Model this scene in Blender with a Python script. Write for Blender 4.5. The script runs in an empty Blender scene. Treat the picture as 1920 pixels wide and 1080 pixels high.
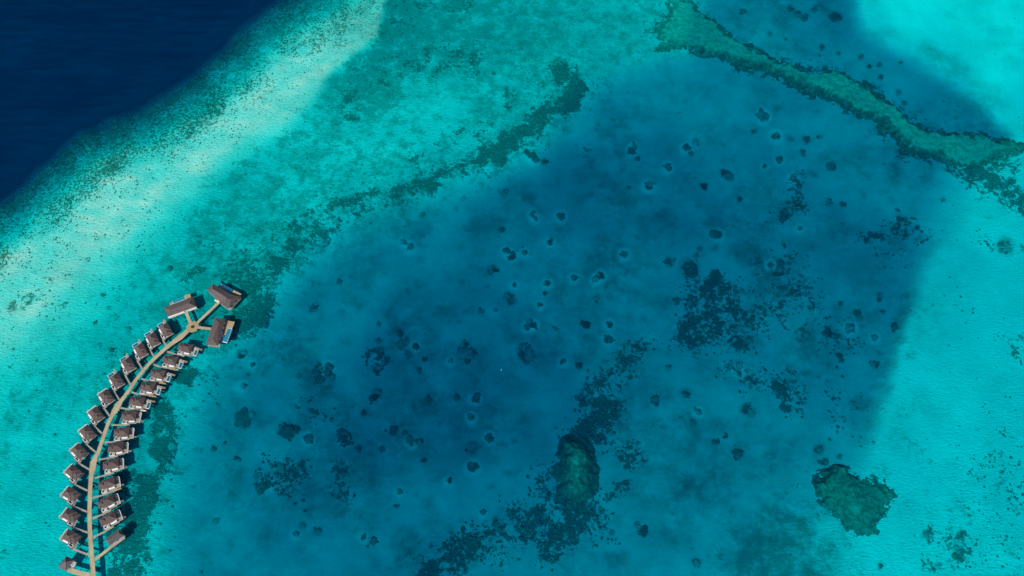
import bpy, bmesh, math, random
import numpy as np
from mathutils import Vector, Matrix, noise as mnoise

random.seed(7)
RNG = np.random.default_rng(11)
R = math.radians
scene = bpy.context.scene
COL = scene.collection

# ------------------------------------------------------------------ camera
FPX, CAM_H, TILT = 1330.0, 500.0, R(27.0)
CT, ST = math.cos(TILT), math.sin(TILT)
cam_d = bpy.data.cameras.new('camera')
cam_d.sensor_width = 36.0
cam_d.lens = FPX * 36.0 / 1920.0
cam_d.clip_start, cam_d.clip_end = 1.0, 60000.0
cam = bpy.data.objects.new('camera', cam_d)
cam.location = (0, 0, CAM_H)
cam.rotation_euler = (TILT, 0, 0)
COL.objects.link(cam)
scene.camera = cam

# ------------------------------------------------------------------ light
SUN_EL, SUN_AZ = R(50.0), R(205.0)          # azimuth of the sun, clockwise from north (+Y)
to_sun = Vector((math.sin(SUN_AZ) * math.cos(SUN_EL), math.cos(SUN_AZ) * math.cos(SUN_EL), math.sin(SUN_EL)))
world = bpy.data.worlds.new('World')
scene.world = world
world.use_nodes = True
wn, wl = world.node_tree.nodes, world.node_tree.links
sky = wn.new('ShaderNodeTexSky')
sky.sky_type = 'NISHITA'
sky.sun_disc = False
sky.sun_elevation = SUN_EL
sky.sun_rotation = SUN_AZ
sky.air_density, sky.dust_density, sky.ozone_density = 1.0, 0.6, 1.0
wl.new(sky.outputs[0], wn['Background'].inputs[0])
wn['Background'].inputs[1].default_value = 0.105
sun_d = bpy.data.lights.new('sun', 'SUN')
sun_d.energy = 4.6
sun_d.angle = R(0.53)
sun_d.color = (1.0, 0.955, 0.89)
sun = bpy.data.objects.new('sun', sun_d)
sun.rotation_euler = (-to_sun).to_track_quat('-Z', 'Y').to_euler()
sun.location = to_sun * 800
COL.objects.link(sun)

vs = scene.view_settings
vs.view_transform, vs.look, vs.exposure, vs.gamma = 'Standard', 'None', 0.0, 1.0
vs.use_curve_mapping = False
scene.cycles.use_denoising = True
scene.cycles.transparent_max_bounces = 24
scene.cycles.max_bounces = 6
scene.cycles.use_adaptive_sampling = True
scene.cycles.adaptive_threshold = 0.015
scene.cycles.diffuse_bounces = 1

# ------------------------------------------------------------------ pixel <-> place (only to find where things stand)
def place(px, py, z=0.0):
    u, v = px - 960.0, 540.0 - py
    dy, dz = v * CT + FPX * ST, v * ST - FPX * CT
    t = (z - CAM_H) / dz
    return u * t, dy * t

def pixel(x, y, z):
    zw = z - CAM_H
    yc = y * CT + zw * ST
    zc = np.maximum(y * ST - zw * CT, 5.0)
    return 960.0 + FPX * x / zc, 540.0 - FPX * yc / zc

# ------------------------------------------------------------------ small helpers
def tag(o, label=None, cat=None, group=None, kind=None):
    if label: o['label'] = label
    if cat: o['category'] = cat
    if group: o['group'] = group
    if kind: o['kind'] = kind
    return o

def empty(name, loc=(0, 0, 0), rz=0.0):
    o = bpy.data.objects.new(name, None)
    o.location, o.rotation_euler = loc, (0, 0, rz)
    o.empty_display_size = 0.5
    COL.objects.link(o)
    return o

class MB:
    def __init__(s): s.v, s.f = [], []
    def poly(s, pts, faces):
        b = len(s.v); s.v += [tuple(p) for p in pts]; s.f += [tuple(b + i for i in f) for f in faces]; return s
    def box(s, x0, x1, y0, y1, z0, z1):
        if y0 > y1: y0, y1 = y1, y0
        if x0 > x1: x0, x1 = x1, x0
        return s.poly([(x0, y0, z0), (x1, y0, z0), (x1, y1, z0), (x0, y1, z0), (x0, y0, z1), (x1, y0, z1), (x1, y1, z1), (x0, y1, z1)],
                      [(3, 2, 1, 0), (4, 5, 6, 7), (0, 1, 5, 4), (1, 2, 6, 5), (2, 3, 7, 6), (3, 0, 4, 7)])
    def prism(s, pts, z0, z1):
        """pts counter-clockwise in plan"""
        a = sum(pts[i][0] * pts[(i + 1) % len(pts)][1] - pts[(i + 1) % len(pts)][0] * pts[i][1] for i in range(len(pts)))
        if a < 0: pts = pts[::-1]
        n = len(pts)
        return s.poly([(p[0], p[1], z0) for p in pts] + [(p[0], p[1], z1) for p in pts],
                      [tuple(range(n))[::-1], tuple(range(n, 2 * n))] + [(i, (i + 1) % n, n + (i + 1) % n, n + i) for i in range(n)])
    def bar(s, p0, p1, w, z0, z1):
        """flat bar in plan from p0 to p1"""
        d = Vector((p1[0] - p0[0], p1[1] - p0[1])); d.normalize(); n = Vector((-d.y, d.x)) * (w / 2)
        return s.prism([(p0[0] - n.x, p0[1] - n.y), (p1[0] - n.x, p1[1] - n.y), (p1[0] + n.x, p1[1] + n.y), (p0[0] + n.x, p0[1] + n.y)], z0, z1)
    def beam(s, a, b, w):
        """square beam between two 3-D points"""
        a, b = Vector(a), Vector(b); d = (b - a).normalized()
        sx = d.cross(Vector((0, 0, 1)))
        if sx.length < 1e-4: sx = Vector((1, 0, 0))
        sx.normalize(); sy = sx.cross(d)
        P = [p + sx * (i * w / 2) + sy * (j * w / 2) for p in (a, b) for i, j in ((-1, -1), (1, -1), (1, 1), (-1, 1))]
        return s.poly(P, [(0, 1, 2, 3), (7, 6, 5, 4), (0, 4, 5, 1), (1, 5, 6, 2), (2, 6, 7, 3), (3, 7, 4, 0)])
    def cyl(s, x, y, z0, z1, r0, r1=None, n=8):
        r1 = r0 if r1 is None else r1
        P = [(x + r * math.cos(2 * math.pi * i / n), y + r * math.sin(2 * math.pi * i / n), z) for z, r in ((z0, r0), (z1, r1)) for i in range(n)]
        return s.poly(P, [tuple(range(n))[::-1], tuple(range(n, 2 * n))] + [(i, (i + 1) % n, n + (i + 1) % n, n + i) for i in range(n)])
    def mesh(s, name, mat):
        me = bpy.data.meshes.new(name)
        me.from_pydata(s.v, [], s.f); me.materials.append(mat); me.update()
        return me
    def build(s, name, mat, parent=None, bevel=0):
        o = bpy.data.objects.new(name, s.mesh(name, mat)); COL.objects.link(o)
        bm = bmesh.new(); bm.from_mesh(o.data); bmesh.ops.recalc_face_normals(bm, faces=bm.faces); bm.to_mesh(o.data); bm.free()
        o.parent = parent
        return o

def copy_tree(o, parent=None):
    c = o.copy(); COL.objects.link(c); c.parent = parent
    for ch in list(o.children): copy_tree(ch, c)
    return c

def grid_mesh(name, V, F, mat, smooth=True):
    me = bpy.data.meshes.new(name)
    me.vertices.add(len(V)); me.vertices.foreach_set('co', np.ascontiguousarray(V, np.float32).ravel())
    k = F.shape[1]
    me.loops.add(len(F) * k); me.loops.foreach_set('vertex_index', np.ascontiguousarray(F, np.int32).ravel())
    me.polygons.add(len(F)); me.polygons.foreach_set('loop_start', np.arange(0, len(F) * k, k, dtype=np.int32))
    if smooth: me.polygons.foreach_set('use_smooth', np.ones(len(F), bool))
    me.materials.append(mat); me.update(calc_edges=True); me.validate()
    return me

# lattice noise
def _hash(ix, iy, seed):
    h = (ix.astype(np.int64) * 374761393 + iy.astype(np.int64) * 668265263 + seed * 982451653) & 0xFFFFFFFF
    h = ((h ^ (h >> 13)) * 1274126177) & 0xFFFFFFFF
    return ((h ^ (h >> 16)) & 0xFFFFFF) / float(0xFFFFFF)
def vnoise(x, y, seed=0):
    ix, iy = np.floor(x), np.floor(y); fx, fy = x - ix, y - iy
    fx, fy = fx * fx * fx * (fx * (fx * 6 - 15) + 10), fy * fy * fy * (fy * (fy * 6 - 15) + 10)
    a, b, c, d = _hash(ix, iy, seed), _hash(ix + 1, iy, seed), _hash(ix, iy + 1, seed), _hash(ix + 1, iy + 1, seed)
    return (a * (1 - fx) + b * fx) * (1 - fy) + (c * (1 - fx) + d * fx) * fy
def fbm(x, y, scale, octaves=4, seed=0, gain=0.5):
    """-1 .. 1"""
    t, amp, tot = 0, 1.0, 0
    for o in range(octaves):
        k = 2.0 ** o / scale
        t = t + amp * (vnoise(x * k + 17.3 * o, y * k - 9.1 * o, seed + o) * 2 - 1); tot += amp; amp *= gain
    return t / tot
def sstep(a, b, x):
    t = np.clip((x - a) / (b - a), 0, 1); return t * t * (3 - 2 * t)

# ------------------------------------------------------------------ materials
def new_mat(name):
    m = bpy.data.materials.new(name); m.use_nodes = True
    nt = m.node_tree; b = nt.nodes['Principled BSDF']
    b.inputs['Specular IOR Level'].default_value = 0.25
    return m, nt, b
def N(nt, typ, **kw):
    n = nt.nodes.new(typ)
    for k, v in kw.items():
        if isinstance(k, str) and hasattr(n, k): setattr(n, k, v)
    return n
def mixc(nt, fac, a, b):
    n = nt.nodes.new('ShaderNodeMix'); n.data_type = 'RGBA'
    for sock, val in ((n.inputs[0], fac), (n.inputs[6], a), (n.inputs[7], b)):
        if hasattr(val, 'links') or isinstance(val, bpy.types.NodeSocket): nt.links.new(val, sock)
        elif isinstance(val, (int, float)): sock.default_value = val
        else: sock.default_value = (*val, 1)
    return n.outputs[2]
def mth(nt, op, a, b=None, c=None, clamp=False):
    n = nt.nodes.new('ShaderNodeMath'); n.operation = op; n.use_clamp = clamp
    for i, v in enumerate((a, b, c)):
        if v is None: continue
        if isinstance(v, bpy.types.NodeSocket): nt.links.new(v, n.inputs[i])
        else: n.inputs[i].default_value = v
    return n.outputs[0]
def noise_n(nt, vec, scale, detail=4, rough=0.55, dist=0.0):
    n = nt.nodes.new('ShaderNodeTexNoise'); n.inputs['Scale'].default_value = scale
    n.inputs['Detail'].default_value = detail; n.inputs['Roughness'].default_value = rough; n.inputs['Distortion'].default_value = dist
    nt.links.new(vec, n.inputs['Vector']); return n.outputs[0]
def mapping(nt, vec, scale=(1, 1, 1), rot=(0, 0, 0), loc=(0, 0, 0)):
    n = nt.nodes.new('ShaderNodeMapping'); n.inputs['Scale'].default_value = scale
    n.inputs['Rotation'].default_value = rot; n.inputs['Location'].default_value = loc
    nt.links.new(vec, n.inputs['Vector']); return n.outputs[0]
def ramp01(nt, v, lo, hi):
    n = nt.nodes.new('ShaderNodeMapRange'); n.interpolation_type = 'SMOOTHSTEP'
    for sock, val in ((n.inputs[0], v), (n.inputs[1], lo), (n.inputs[2], hi)):
        if isinstance(val, bpy.types.NodeSocket): nt.links.new(val, sock)
        else: sock.default_value = val
    return n.outputs[0]
def world_pos(nt):
    return nt.nodes.new('ShaderNodeNewGeometry').outputs['Position']
def attr(nt, name):
    n = nt.nodes.new('ShaderNodeAttribute'); n.attribute_name = name; return n.outputs['Fac']

def simple_mat(name, col, rough=0.7, var=0.12, scale=0.6, spec=0.25, per_object=0.0):
    m, nt, b = new_mat(name)
    p = world_pos(nt)
    n = noise_n(nt, p, scale, 5, 0.6)
    f = ramp01(nt, n, 0.3, 0.7)
    dark = tuple(c * (1 - var) for c in col); light = tuple(min(1, c * (1 + var)) for c in col)
    c = mixc(nt, f, dark, light)
    if per_object:
        oi = nt.nodes.new('ShaderNodeObjectInfo')
        h = nt.nodes.new('ShaderNodeHueSaturation')
        nt.links.new(mth(nt, 'MULTIPLY_ADD', oi.outputs['Random'], per_object * 2, 1 - per_object), h.inputs['Value'])
        nt.links.new(c, h.inputs['Color']); c = h.outputs[0]
    nt.links.new(c, b.inputs['Base Color'])
    b.inputs['Roughness'].default_value = rough
    b.inputs['Specular IOR Level'].default_value = spec
    return m

def roof_mat(name, col, per_object=0.14):
    m, nt, b = new_mat(name)
    tc = nt.nodes.new('ShaderNodeTexCoord').outputs['Object']
    p = world_pos(nt)
    big = ramp01(nt, noise_n(nt, p, 0.25, 5, 0.65), 0.3, 0.7)
    c = mixc(nt, big, tuple(x * 0.86 for x in col), tuple(x * 1.14 for x in col))
    fine = ramp01(nt, noise_n(nt, p, 2.2, 3, 0.6), 0.35, 0.65)
    c = mixc(nt, mth(nt, 'MULTIPLY', fine, 0.25), c, (col[0] * 1.5, col[1] * 1.3, col[2] * 1.2))
    oi = nt.nodes.new('ShaderNodeObjectInfo'); h = nt.nodes.new('ShaderNodeHueSaturation')
    nt.links.new(mth(nt, 'MULTIPLY_ADD', oi.outputs['Random'], per_object * 2, 1 - per_object), h.inputs['Value'])
    nt.links.new(c, h.inputs['Color']); nt.links.new(h.outputs[0], b.inputs['Base Color'])
    bump = nt.nodes.new('ShaderNodeBump'); bump.inputs['Strength'].default_value = 0.35; bump.inputs['Distance'].default_value = 0.105
    w = nt.nodes.new('ShaderNodeTexWave'); w.bands_direction = 'Z'; w.inputs['Scale'].default_value = 2.2; w.inputs['Distortion'].default_value = 0.6
    nt.links.new(tc, w.inputs['Vector']); nt.links.new(w.outputs[1], bump.inputs['Height']); nt.links.new(bump.outputs[0], b.inputs['Normal'])
    b.inputs['Roughness'].default_value = 0.8
    return m

def wood_mat(name, col, ang=0.0):
    m, nt, b = new_mat(name)
    p = world_pos(nt)
    n1 = ramp01(nt, noise_n(nt, p, 0.18, 5, 0.65), 0.3, 0.7)
    n2 = ramp01(nt, noise_n(nt, mapping(nt, p, (6, 0.6, 1), (0, 0, ang)), 1.0, 3, 0.6), 0.3, 0.7)
    c = mixc(nt, n1, tuple(x * 0.8 for x in col), tuple(x * 1.16 for x in col))
    c = mixc(nt, mth(nt, 'MULTIPLY', n2, 0.35), c, (col[0] * 0.75, col[1] * 0.74, col[2] * 0.78))
    nt.links.new(c, b.inputs['Base Color']); b.inputs['Roughness'].default_value = 0.8
    return m

M = {}
M['roof'] = roof_mat('brown_shingle', (0.089, 0.065, 0.061))
M['roof_big'] = roof_mat('residence_shingle', (0.098, 0.076, 0.073))
M['roof_grey'] = roof_mat('grey_shingle', (0.089, 0.083, 0.089))
M['cap'] = simple_mat('ridge_cap_shingle', (0.15, 0.115, 0.105), 0.8)
M['white'] = simple_mat('white_render', (0.72, 0.71, 0.68), 0.7, 0.06, 0.4)
M['cream'] = simple_mat('cream_stone', (0.62, 0.55, 0.42), 0.8, 0.12, 0.5)
M['wood'] = wood_mat('weathered_decking', (0.375, 0.315, 0.19))
M['wood_grey'] = wood_mat('silvered_decking', (0.295, 0.271, 0.217))
M['wood_warm'] = wood_mat('fresh_decking', (0.353, 0.258, 0.135))
M['wood_dark'] = wood_mat('dark_stained_timber', (0.10, 0.075, 0.062))
M['pile'] = simple_mat('concrete_pile', (0.30, 0.29, 0.26), 0.9, 0.2)
M['dark_tile'] = simple_mat('dark_courtyard_tile', (0.028, 0.034, 0.045), 0.5, 0.2)
M['glass'] = simple_mat('window_glass', (0.03, 0.045, 0.055), 0.08, 0.1, 0.5, 0.5)
M['leaf'] = simple_mat('planter_leaf', (0.03, 0.06, 0.02), 0.8, 0.4, 2.0)

def pool_mat(name, col):
    m, nt, b = new_mat(name)
    p = world_pos(nt)
    n = ramp01(nt, noise_n(nt, p, 0.9, 3, 0.5), 0.3, 0.7)
    nt.links.new(mixc(nt, n, tuple(x * 0.88 for x in col), tuple(x * 1.12 for x in col)), b.inputs['Base Color'])
    b.inputs['Roughness'].default_value = 0.08; b.inputs['Specular IOR Level'].default_value = 0.5
    bump = nt.nodes.new('ShaderNodeBump'); bump.inputs['Strength'].default_value = 0.2; bump.inputs['Distance'].default_value = 0.1
    nt.links.new(noise_n(nt, p, 2.5, 2), bump.inputs['Height']); nt.links.new(bump.outputs[0], b.inputs['Normal'])
    return m
M['pool'] = pool_mat('pool_water', (0.004, 0.10, 0.175))
M['pool_pale'] = pool_mat('pale_pool_water', (0.012, 0.20, 0.31))

# ---- sea bed
def seabed_material():
    m, nt, b = new_mat('seabed')
    p = world_pos(nt)
    cover, film, rub, rip, white = attr(nt, 'cover'), attr(nt, 'film'), attr(nt, 'rubble'), attr(nt, 'ripple'), attr(nt, 'white')
    turf = attr(nt, 'turf')
    # pale coral sand, a little uneven
    s = ramp01(nt, noise_n(nt, p, 0.035, 6, 0.62), 0.3, 0.7)
    sand = mixc(nt, s, mixc(nt, white, (0.58, 0.545, 0.44), (0.83, 0.81, 0.645)), mixc(nt, white, (0.68, 0.64, 0.52), (0.92, 0.90, 0.72)))
    grain = ramp01(nt, noise_n(nt, p, 0.55, 5, 0.7), 0.3, 0.7)
    sand = mixc(nt, mth(nt, 'MULTIPLY', grain, 0.25), sand, mixc(nt, white, (0.44, 0.44, 0.35), (0.74, 0.74, 0.61)))
    # thin film of algae over the lagoon floor
    fn = noise_n(nt, p, 0.042, 7, 0.74)
    ff = mth(nt, 'MULTIPLY', film, ramp01(nt, fn, 0.30, 0.68), clamp=True)
    c = mixc(nt, mth(nt, 'MULTIPLY', ff, 1.1, clamp=True), sand, (0.20, 0.27, 0.21))
    # patchy turf algae on the flats
    tn = noise_n(nt, p, 0.10, 8, 0.78)
    thr_t = mth(nt, 'MULTIPLY_ADD', mth(nt, 'SUBTRACT', 0.5, turf), 0.5, 0.5)
    tm = ramp01(nt, mth(nt, 'SUBTRACT', tn, thr_t), -0.07, 0.10)
    c = mixc(nt, mth(nt, 'MULTIPLY', tm, 0.78), c, (0.17, 0.285, 0.21))
    # coral rubble on the outer reef
    rn = noise_n(nt, mapping(nt, p, (1, 1, 1)), 0.42, 4, 0.75)
    thr_r = mth(nt, 'MULTIPLY_ADD', mth(nt, 'SUBTRACT', 0.5, rub), 0.55, 0.5)
    rm = ramp01(nt, mth(nt, 'SUBTRACT', rn, thr_r), -0.05, 0.05)
    rcol = mixc(nt, ramp01(nt, noise_n(nt, p, 0.12, 4), 0.35, 0.65), (0.09, 0.13, 0.095), (0.21, 0.215, 0.155))
    c = mixc(nt, rm, c, rcol)
    # seagrass and low coral
    n1 = noise_n(nt, p, 0.075, 5, 0.68)
    n2 = noise_n(nt, p, 0.30, 4, 0.72)
    cn = mth(nt, 'ADD', mth(nt, 'MULTIPLY', n1, 0.5), mth(nt, 'MULTIPLY', n2, 0.5))
    thr = mth(nt, 'MULTIPLY_ADD', mth(nt, 'SUBTRACT', 0.5, cover), 0.46, 0.5)
    cm = ramp01(nt, mth(nt, 'SUBTRACT', cn, thr), -0.045, 0.045)
    gcol = mixc(nt, ramp01(nt, noise_n(nt, p, 0.4, 5, 0.7), 0.3, 0.7), (0.045, 0.105, 0.08), (0.095, 0.19, 0.145))
    c = mixc(nt, mth(nt, 'MULTIPLY', cm, mth(nt, 'MULTIPLY_ADD', ramp01(nt, noise_n(nt, p, 0.9, 4, 0.7), 0.35, 0.62), 0.20, 0.80)), c, gcol)
    nt.links.new(c, b.inputs['Base Color'])
    b.inputs['Roughness'].default_value = 0.95; b.inputs['Specular IOR Level'].default_value = 0.0
    # sand ripple relief, shaped to imitate light ripples cast by the waves
    r1 = noise_n(nt, mapping(nt, p, (0.30, 0.75, 0.5), (0, 0, R(24))), 1.0, 2, 0.62)
    r2 = noise_n(nt, mapping(nt, p, (0.5, 1.1, 0.5), (0, 0, R(40))), 0.9, 2, 0.6)
    hgt = mth(nt, 'ADD', r1, mth(nt, 'MULTIPLY', r2, 0.5))
    hgt = mth(nt, 'ADD', mth(nt, 'MULTIPLY', hgt, rip), mth(nt, 'MULTIPLY', n2, 0.3))
    bump = nt.nodes.new('ShaderNodeBump'); bump.inputs['Strength'].default_value = 1.0; bump.inputs['Distance'].default_value = 0.6
    nt.links.new(hgt, bump.inputs['Height']); nt.links.new(bump.outputs[0], b.inputs['Normal'])
    return m

def coral_material(name, dark, light, pale, with_inner):
    m, nt, b = new_mat(name)
    p = world_pos(nt)
    n = ramp01(nt, noise_n(nt, p, 0.30, 7, 0.82), 0.38, 0.64)
    c = mixc(nt, n, dark, light)
    if with_inner:
        inn = attr(nt, 'inner')
        n2 = noise_n(nt, p, 0.24, 8, 0.85)
        k = ramp01(nt, mth(nt, 'ADD', mth(nt, 'MULTIPLY', n2, 1.3), mth(nt, 'MULTIPLY', inn, 0.42)), 0.86, 1.18)
        c = mixc(nt, k, c, pale)
    else:
        oi = nt.nodes.new('ShaderNodeObjectInfo'); h = nt.nodes.new('ShaderNodeHueSaturation')
        nt.links.new(mth(nt, 'MULTIPLY_ADD', oi.outputs['Random'], 1.7, 0.8), h.inputs['Value'])
        nt.links.new(c, h.inputs['Color']); c = h.outputs[0]
    nt.links.new(c, b.inputs['Base Color'])
    b.inputs['Roughness'].default_value = 0.95; b.inputs['Specular IOR Level'].default_value = 0.0
    bump = nt.nodes.new('ShaderNodeBump'); bump.inputs['Strength'].default_value = 0.5; bump.inputs['Distance'].default_value = 0.4
    nt.links.new(noise_n(nt, p, 0.8, 5, 0.7), bump.inputs['Height']); nt.links.new(bump.outputs[0], b.inputs['Normal'])
    return m
M['seabed'] = seabed_material()
M['coral'] = coral_material('dark_coral', (0.07, 0.135, 0.108), (0.14, 0.225, 0.18), (0.3, 0.3, 0.2), False)
M['reef'] = coral_material('reef_coral', (0.05, 0.115, 0.085), (0.18, 0.295, 0.205), (0.34, 0.40, 0.28), True)
M['rubble'] = coral_material('crest_coral', (0.06, 0.085, 0.065), (0.17, 0.16, 0.115), (0.3, 0.3, 0.2), False)

# ---- water: absorbs red within metres, green within tens of metres, blue last
A_R, A_G, A_B = 0.80, 0.0545, 0.0325
wm = bpy.data.materials.new('sea_water'); wm.use_nodes = True
wm.node_tree.nodes.clear()
wo = wm.node_tree.nodes.new('ShaderNodeOutputMaterial'); va = wm.node_tree.nodes.new('ShaderNodeVolumeAbsorption')
va.inputs['Density'].default_value = 1.0
va.inputs['Color'].default_value = (1 - A_R, 1 - A_G, 1 - A_B, 1)
vsn = wm.node_tree.nodes.new('ShaderNodeVolumeScatter')                # a little blue light scattered back by the water itself
vsn.inputs['Density'].default_value = 0.0052; vsn.inputs['Color'].default_value = (0.0, 0.36, 0.85, 1)
vad = wm.node_tree.nodes.new('ShaderNodeAddShader')
wm.node_tree.links.new(va.outputs[0], vad.inputs[0]); wm.node_tree.links.new(vsn.outputs[0], vad.inputs[1])
wm.node_tree.links.new(vad.outputs[0], wo.inputs['Volume'])
M['water'] = wm

# ------------------------------------------------------------------ survey of the atoll: brightness of bare sand seen through the water -> depth
OCEAN_EDGE = [(760, -160), (640, -70), (533, 0), (493, 27), (467, 47), (443, 70), (420, 97), (393, 115), (353, 147), (320, 170), (287, 193), (253, 213),
              (213, 230), (187, 243), (157, 250), (137, 267), (110, 290), (80, 315), (50, 347), (0, 382), (-100, 450), (-300, 590), (-700, 870)]
LAGOON = [(1310, 20), (1330, -30), (1330, -700), (1590, -700), (1598, -30), (1604, 20), (1618, 52), (1655, 82), (1715, 112), (1785, 156), (1845, 206), (1888, 250), (1850, 292), (1790, 318),
          (1785, 350), (1768, 410), (1746, 470), (1716, 535), (1695, 590), (1678, 640), (1661, 700), (1645, 750), (1630, 800), (1600, 850), (1545, 885),
          (1480, 930), (1400, 990), (1330, 1045), (1290, 1110), (1250, 1700), (330, 1700), (318, 1090), (325, 1030), (335, 960), (348, 880), (366, 810),
          (390, 740), (425, 675), (480, 610), (530, 560), (580, 510), (640, 455), (700, 425), (780, 395), (860, 375), (930, 337), (1010, 292), (1060, 250),
          (1090, 212), (1112, 170), (1160, 140), (1230, 115), (1290, 98)]
SOFT = [(600, 490, 55), (1100, 200, 50), (1250, 110, 35), (1610, 30, 20), (1750, 140, 26), (1870, 240, 20), (1790, 380, 62), (1740, 500, 34), (1680, 640, 23),
        (1640, 780, 28), (1550, 880, 60), (1380, 1000, 90), (1300, 1080, 80), (350, 850, 60), (330, 1030, 45), (450, 640, 60)]
FLAT = [(60, 600, 188), (760, 60, 176), (850, 60, 172),
        (950, 60, 168), (1050, 40, 174), (1150, 60, 176), (1200, 20, 174), (800, 180, 188), (900, 200, 182), (1000, 150, 180), (1150, 120, 165), (640, 270, 190),
        (560, 300, 190), (700, 300, 190), (480, 370, 186), (400, 430, 182), (330, 500, 184), (200, 560, 186), (100, 620, 186), (50, 700, 188), (30, 850, 186),
        (60, 1000, 188), (30, 1060, 188), (250, 600, 178), (350, 560, 176), (420, 500, 176), (520, 420, 182), (600, 370, 186), (200, 900, 165), (250, 850, 162),
        (280, 1040, 182), (310, 780, 165), (560, 470, 168), (660, 410, 168), (760, 370, 164), (870, 330, 168), (1000, 240, 168), (1080, 230, 150),
        (1900, 30, 204), (1800, 20, 203), (1700, 20, 203), (1850, 120, 200), (1750, 90, 186), (1650, 60, 180), (1900, 220, 182), (1800, 150, 172), (1860, 330, 180),
        (1850, 420, 178), (1780, 480, 166), (1850, 600, 172), (1750, 620, 172), (1900, 700, 178), (1800, 750, 180), (1700, 720, 176), (1690, 850, 172),
        (1780, 870, 179), (1880, 900, 178), (1800, 1000, 183), (1700, 1030, 183), (1620, 1040, 181), (1560, 1020, 168), (1550, 880, 150), (1500, 900, 142),
        (1480, 1060, 150), (1400, 1060, 136), (2050, 500, 178), (2050, 900, 182), (2050, 100, 200), (130, 760, 184), (90, 900, 184), (120, 1080, 184)]
DEEP = [(1250, 130, 128), (1180, 150, 125), (1350, 160, 118), (1500, 220, 115), (1650, 320, 115), (1750, 380, 116), (1150, 200, 112), (1200, 300, 97), (1400, 300, 104),
        (1300, 400, 94), (1100, 350, 92), (1500, 420, 102), (1650, 480, 102), (1700, 500, 106), (1600, 600, 105), (1500, 650, 110), (1640, 700, 110),
        (1560, 760, 110), (1400, 480, 102), (900, 420, 106), (800, 450, 110), (700, 480, 114), (620, 540, 116), (570, 600, 115), (1000, 500, 105),
        (1100, 600, 102), (1200, 560, 105), (900, 600, 91), (800, 600, 93), (750, 700, 85), (900, 700, 83), (680, 800, 85), (850, 800, 85), (1000, 700, 88),
        (1000, 780, 91), (950, 900, 103), (1200, 720, 107), (1250, 800, 114), (1300, 900, 116), (1200, 950, 120), (1350, 1000, 120), (1100, 1050, 120),
        (950, 1060, 116), (800, 950, 104), (700, 1000, 107), (600, 900, 101), (550, 1000, 108), (600, 1060, 110), (450, 1050, 120), (420, 950, 124),
        (400, 850, 128), (420, 750, 126), (470, 680, 120), (520, 750, 110), (500, 850, 114), (370, 1000, 130), (1450, 900, 124), (1500, 820, 120),
        (1580, 820, 126), (1250, 1060, 120), (620, 760, 95), (1400, 30, 125), (1500, 40, 112), (1580, 40, 106), (1550, 90, 118), (1650, 130, 116),
        (1750, 170, 110), (1800, 210, 114), (1450, 70, 128)]

RS = 3.0
RX0, RY0, RNX, RNY = -540.0, -540.0, 1000, 740
gx, gy = np.meshgrid(RX0 + RS * np.arange(RNX), RY0 + RS * np.arange(RNY))
gx = gx.astype(np.float64)

def dist_line(pts, x, y):
    d = np.full(x.shape, 1e9)
    for (x0, y0), (x1, y1) in zip(pts[:-1], pts[1:]):
        dx, dy = x1 - x0, y1 - y0; L = dx * dx + dy * dy + 1e-9
        t = np.clip(((x - x0) * dx + (y - y0) * dy) / L, 0, 1)
        d = np.minimum(d, (x - x0 - t * dx) ** 2 + (y - y0 - t * dy) ** 2)
    return np.sqrt(d)
def inside(pts, x, y):
    r = np.zeros(x.shape, bool); n = len(pts)
    for i in range(n):
        (x0, y0), (x1, y1) = pts[i], pts[(i + 1) % n]
        if y0 == y1: continue
        r ^= ((y0 > y) != (y1 > y)) & (x < (x1 - x0) * (y - y0) / (y1 - y0) + x0)
    return r
def sdist(pts, x, y):
    return np.where(inside(pts, x, y), 1, -1) * dist_line(pts + [pts[0]], x, y)
def blend(ctrl, sig):
    w = np.zeros(gx.shape); s = np.zeros(gx.shape)
    for cx, cy, val in ctrl:
        d2 = ((gx - cx) ** 2 + (gy - cy) ** 2) / sig ** 2
        k = 1.0 / (0.15 + d2) ** 2
        w += k; s += k * val
    return s / w

warp_x = fbm(gx, gy, 70, 4, 3) * 14; warp_y = fbm(gx, gy, 70, 4, 31) * 14
ocean_poly = OCEAN_EDGE + [(-700, -900), (760, -900)]
sd_o = -sdist(ocean_poly, gx + warp_x * 0.6, gy + warp_y * 0.6)           # >0 on the reef
sd_l = sdist(LAGOON, gx + warp_x * 0.7, gy + warp_y * 0.7)                 # >0 in the lagoon
soft = blend(SOFT, 80)
g_flat = blend(FLAT, 60); g_deep = blend(DEEP, 60)
prof = np.interp(sd_o, [-60, -12, 0, 8, 25, 45, 70, 105, 150], [30, 36, 72, 108, 142, 172, 196, 206, 208])
STRIP = [(735, -60), (722, 20), (708, 70), (668, 105), (628, 140), (590, 190), (548, 232), (500, 262), (440, 305), (385, 360), (330, 410), (270, 465), (205, 530), (150, 590), (90, 645), (0, 700), (-200, 800), (-700, 1100)] + OCEAN_EDGE[::-1]
st_soft = np.interp(gx, [0, 200, 420, 640], [90, 75, 40, 10])
strip = sstep(-1, 1, sdist(STRIP, gx + warp_x * .5, gy + warp_y * .5) / st_soft) * sstep(42, 85, sd_o)
ca_, sa_ = math.cos(R(-40)), math.sin(R(-40))
streak = fbm((gx * ca_ + gy * sa_) / 4.5, -gx * sa_ + gy * ca_, 22, 4, 131)
g_flat = g_flat * (1 - strip) + (208 + 5 * streak) * strip
k = sstep(60, 120, sd_o)
g_reef = np.where(sd_o > 0, np.minimum(prof * (1 - k) + g_flat * k, 235), prof)
t = sstep(-1, 1, sd_l / soft)
lin = lambda g: ((g / 255.0 + 0.055) / 1.055) ** 2.4
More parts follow.
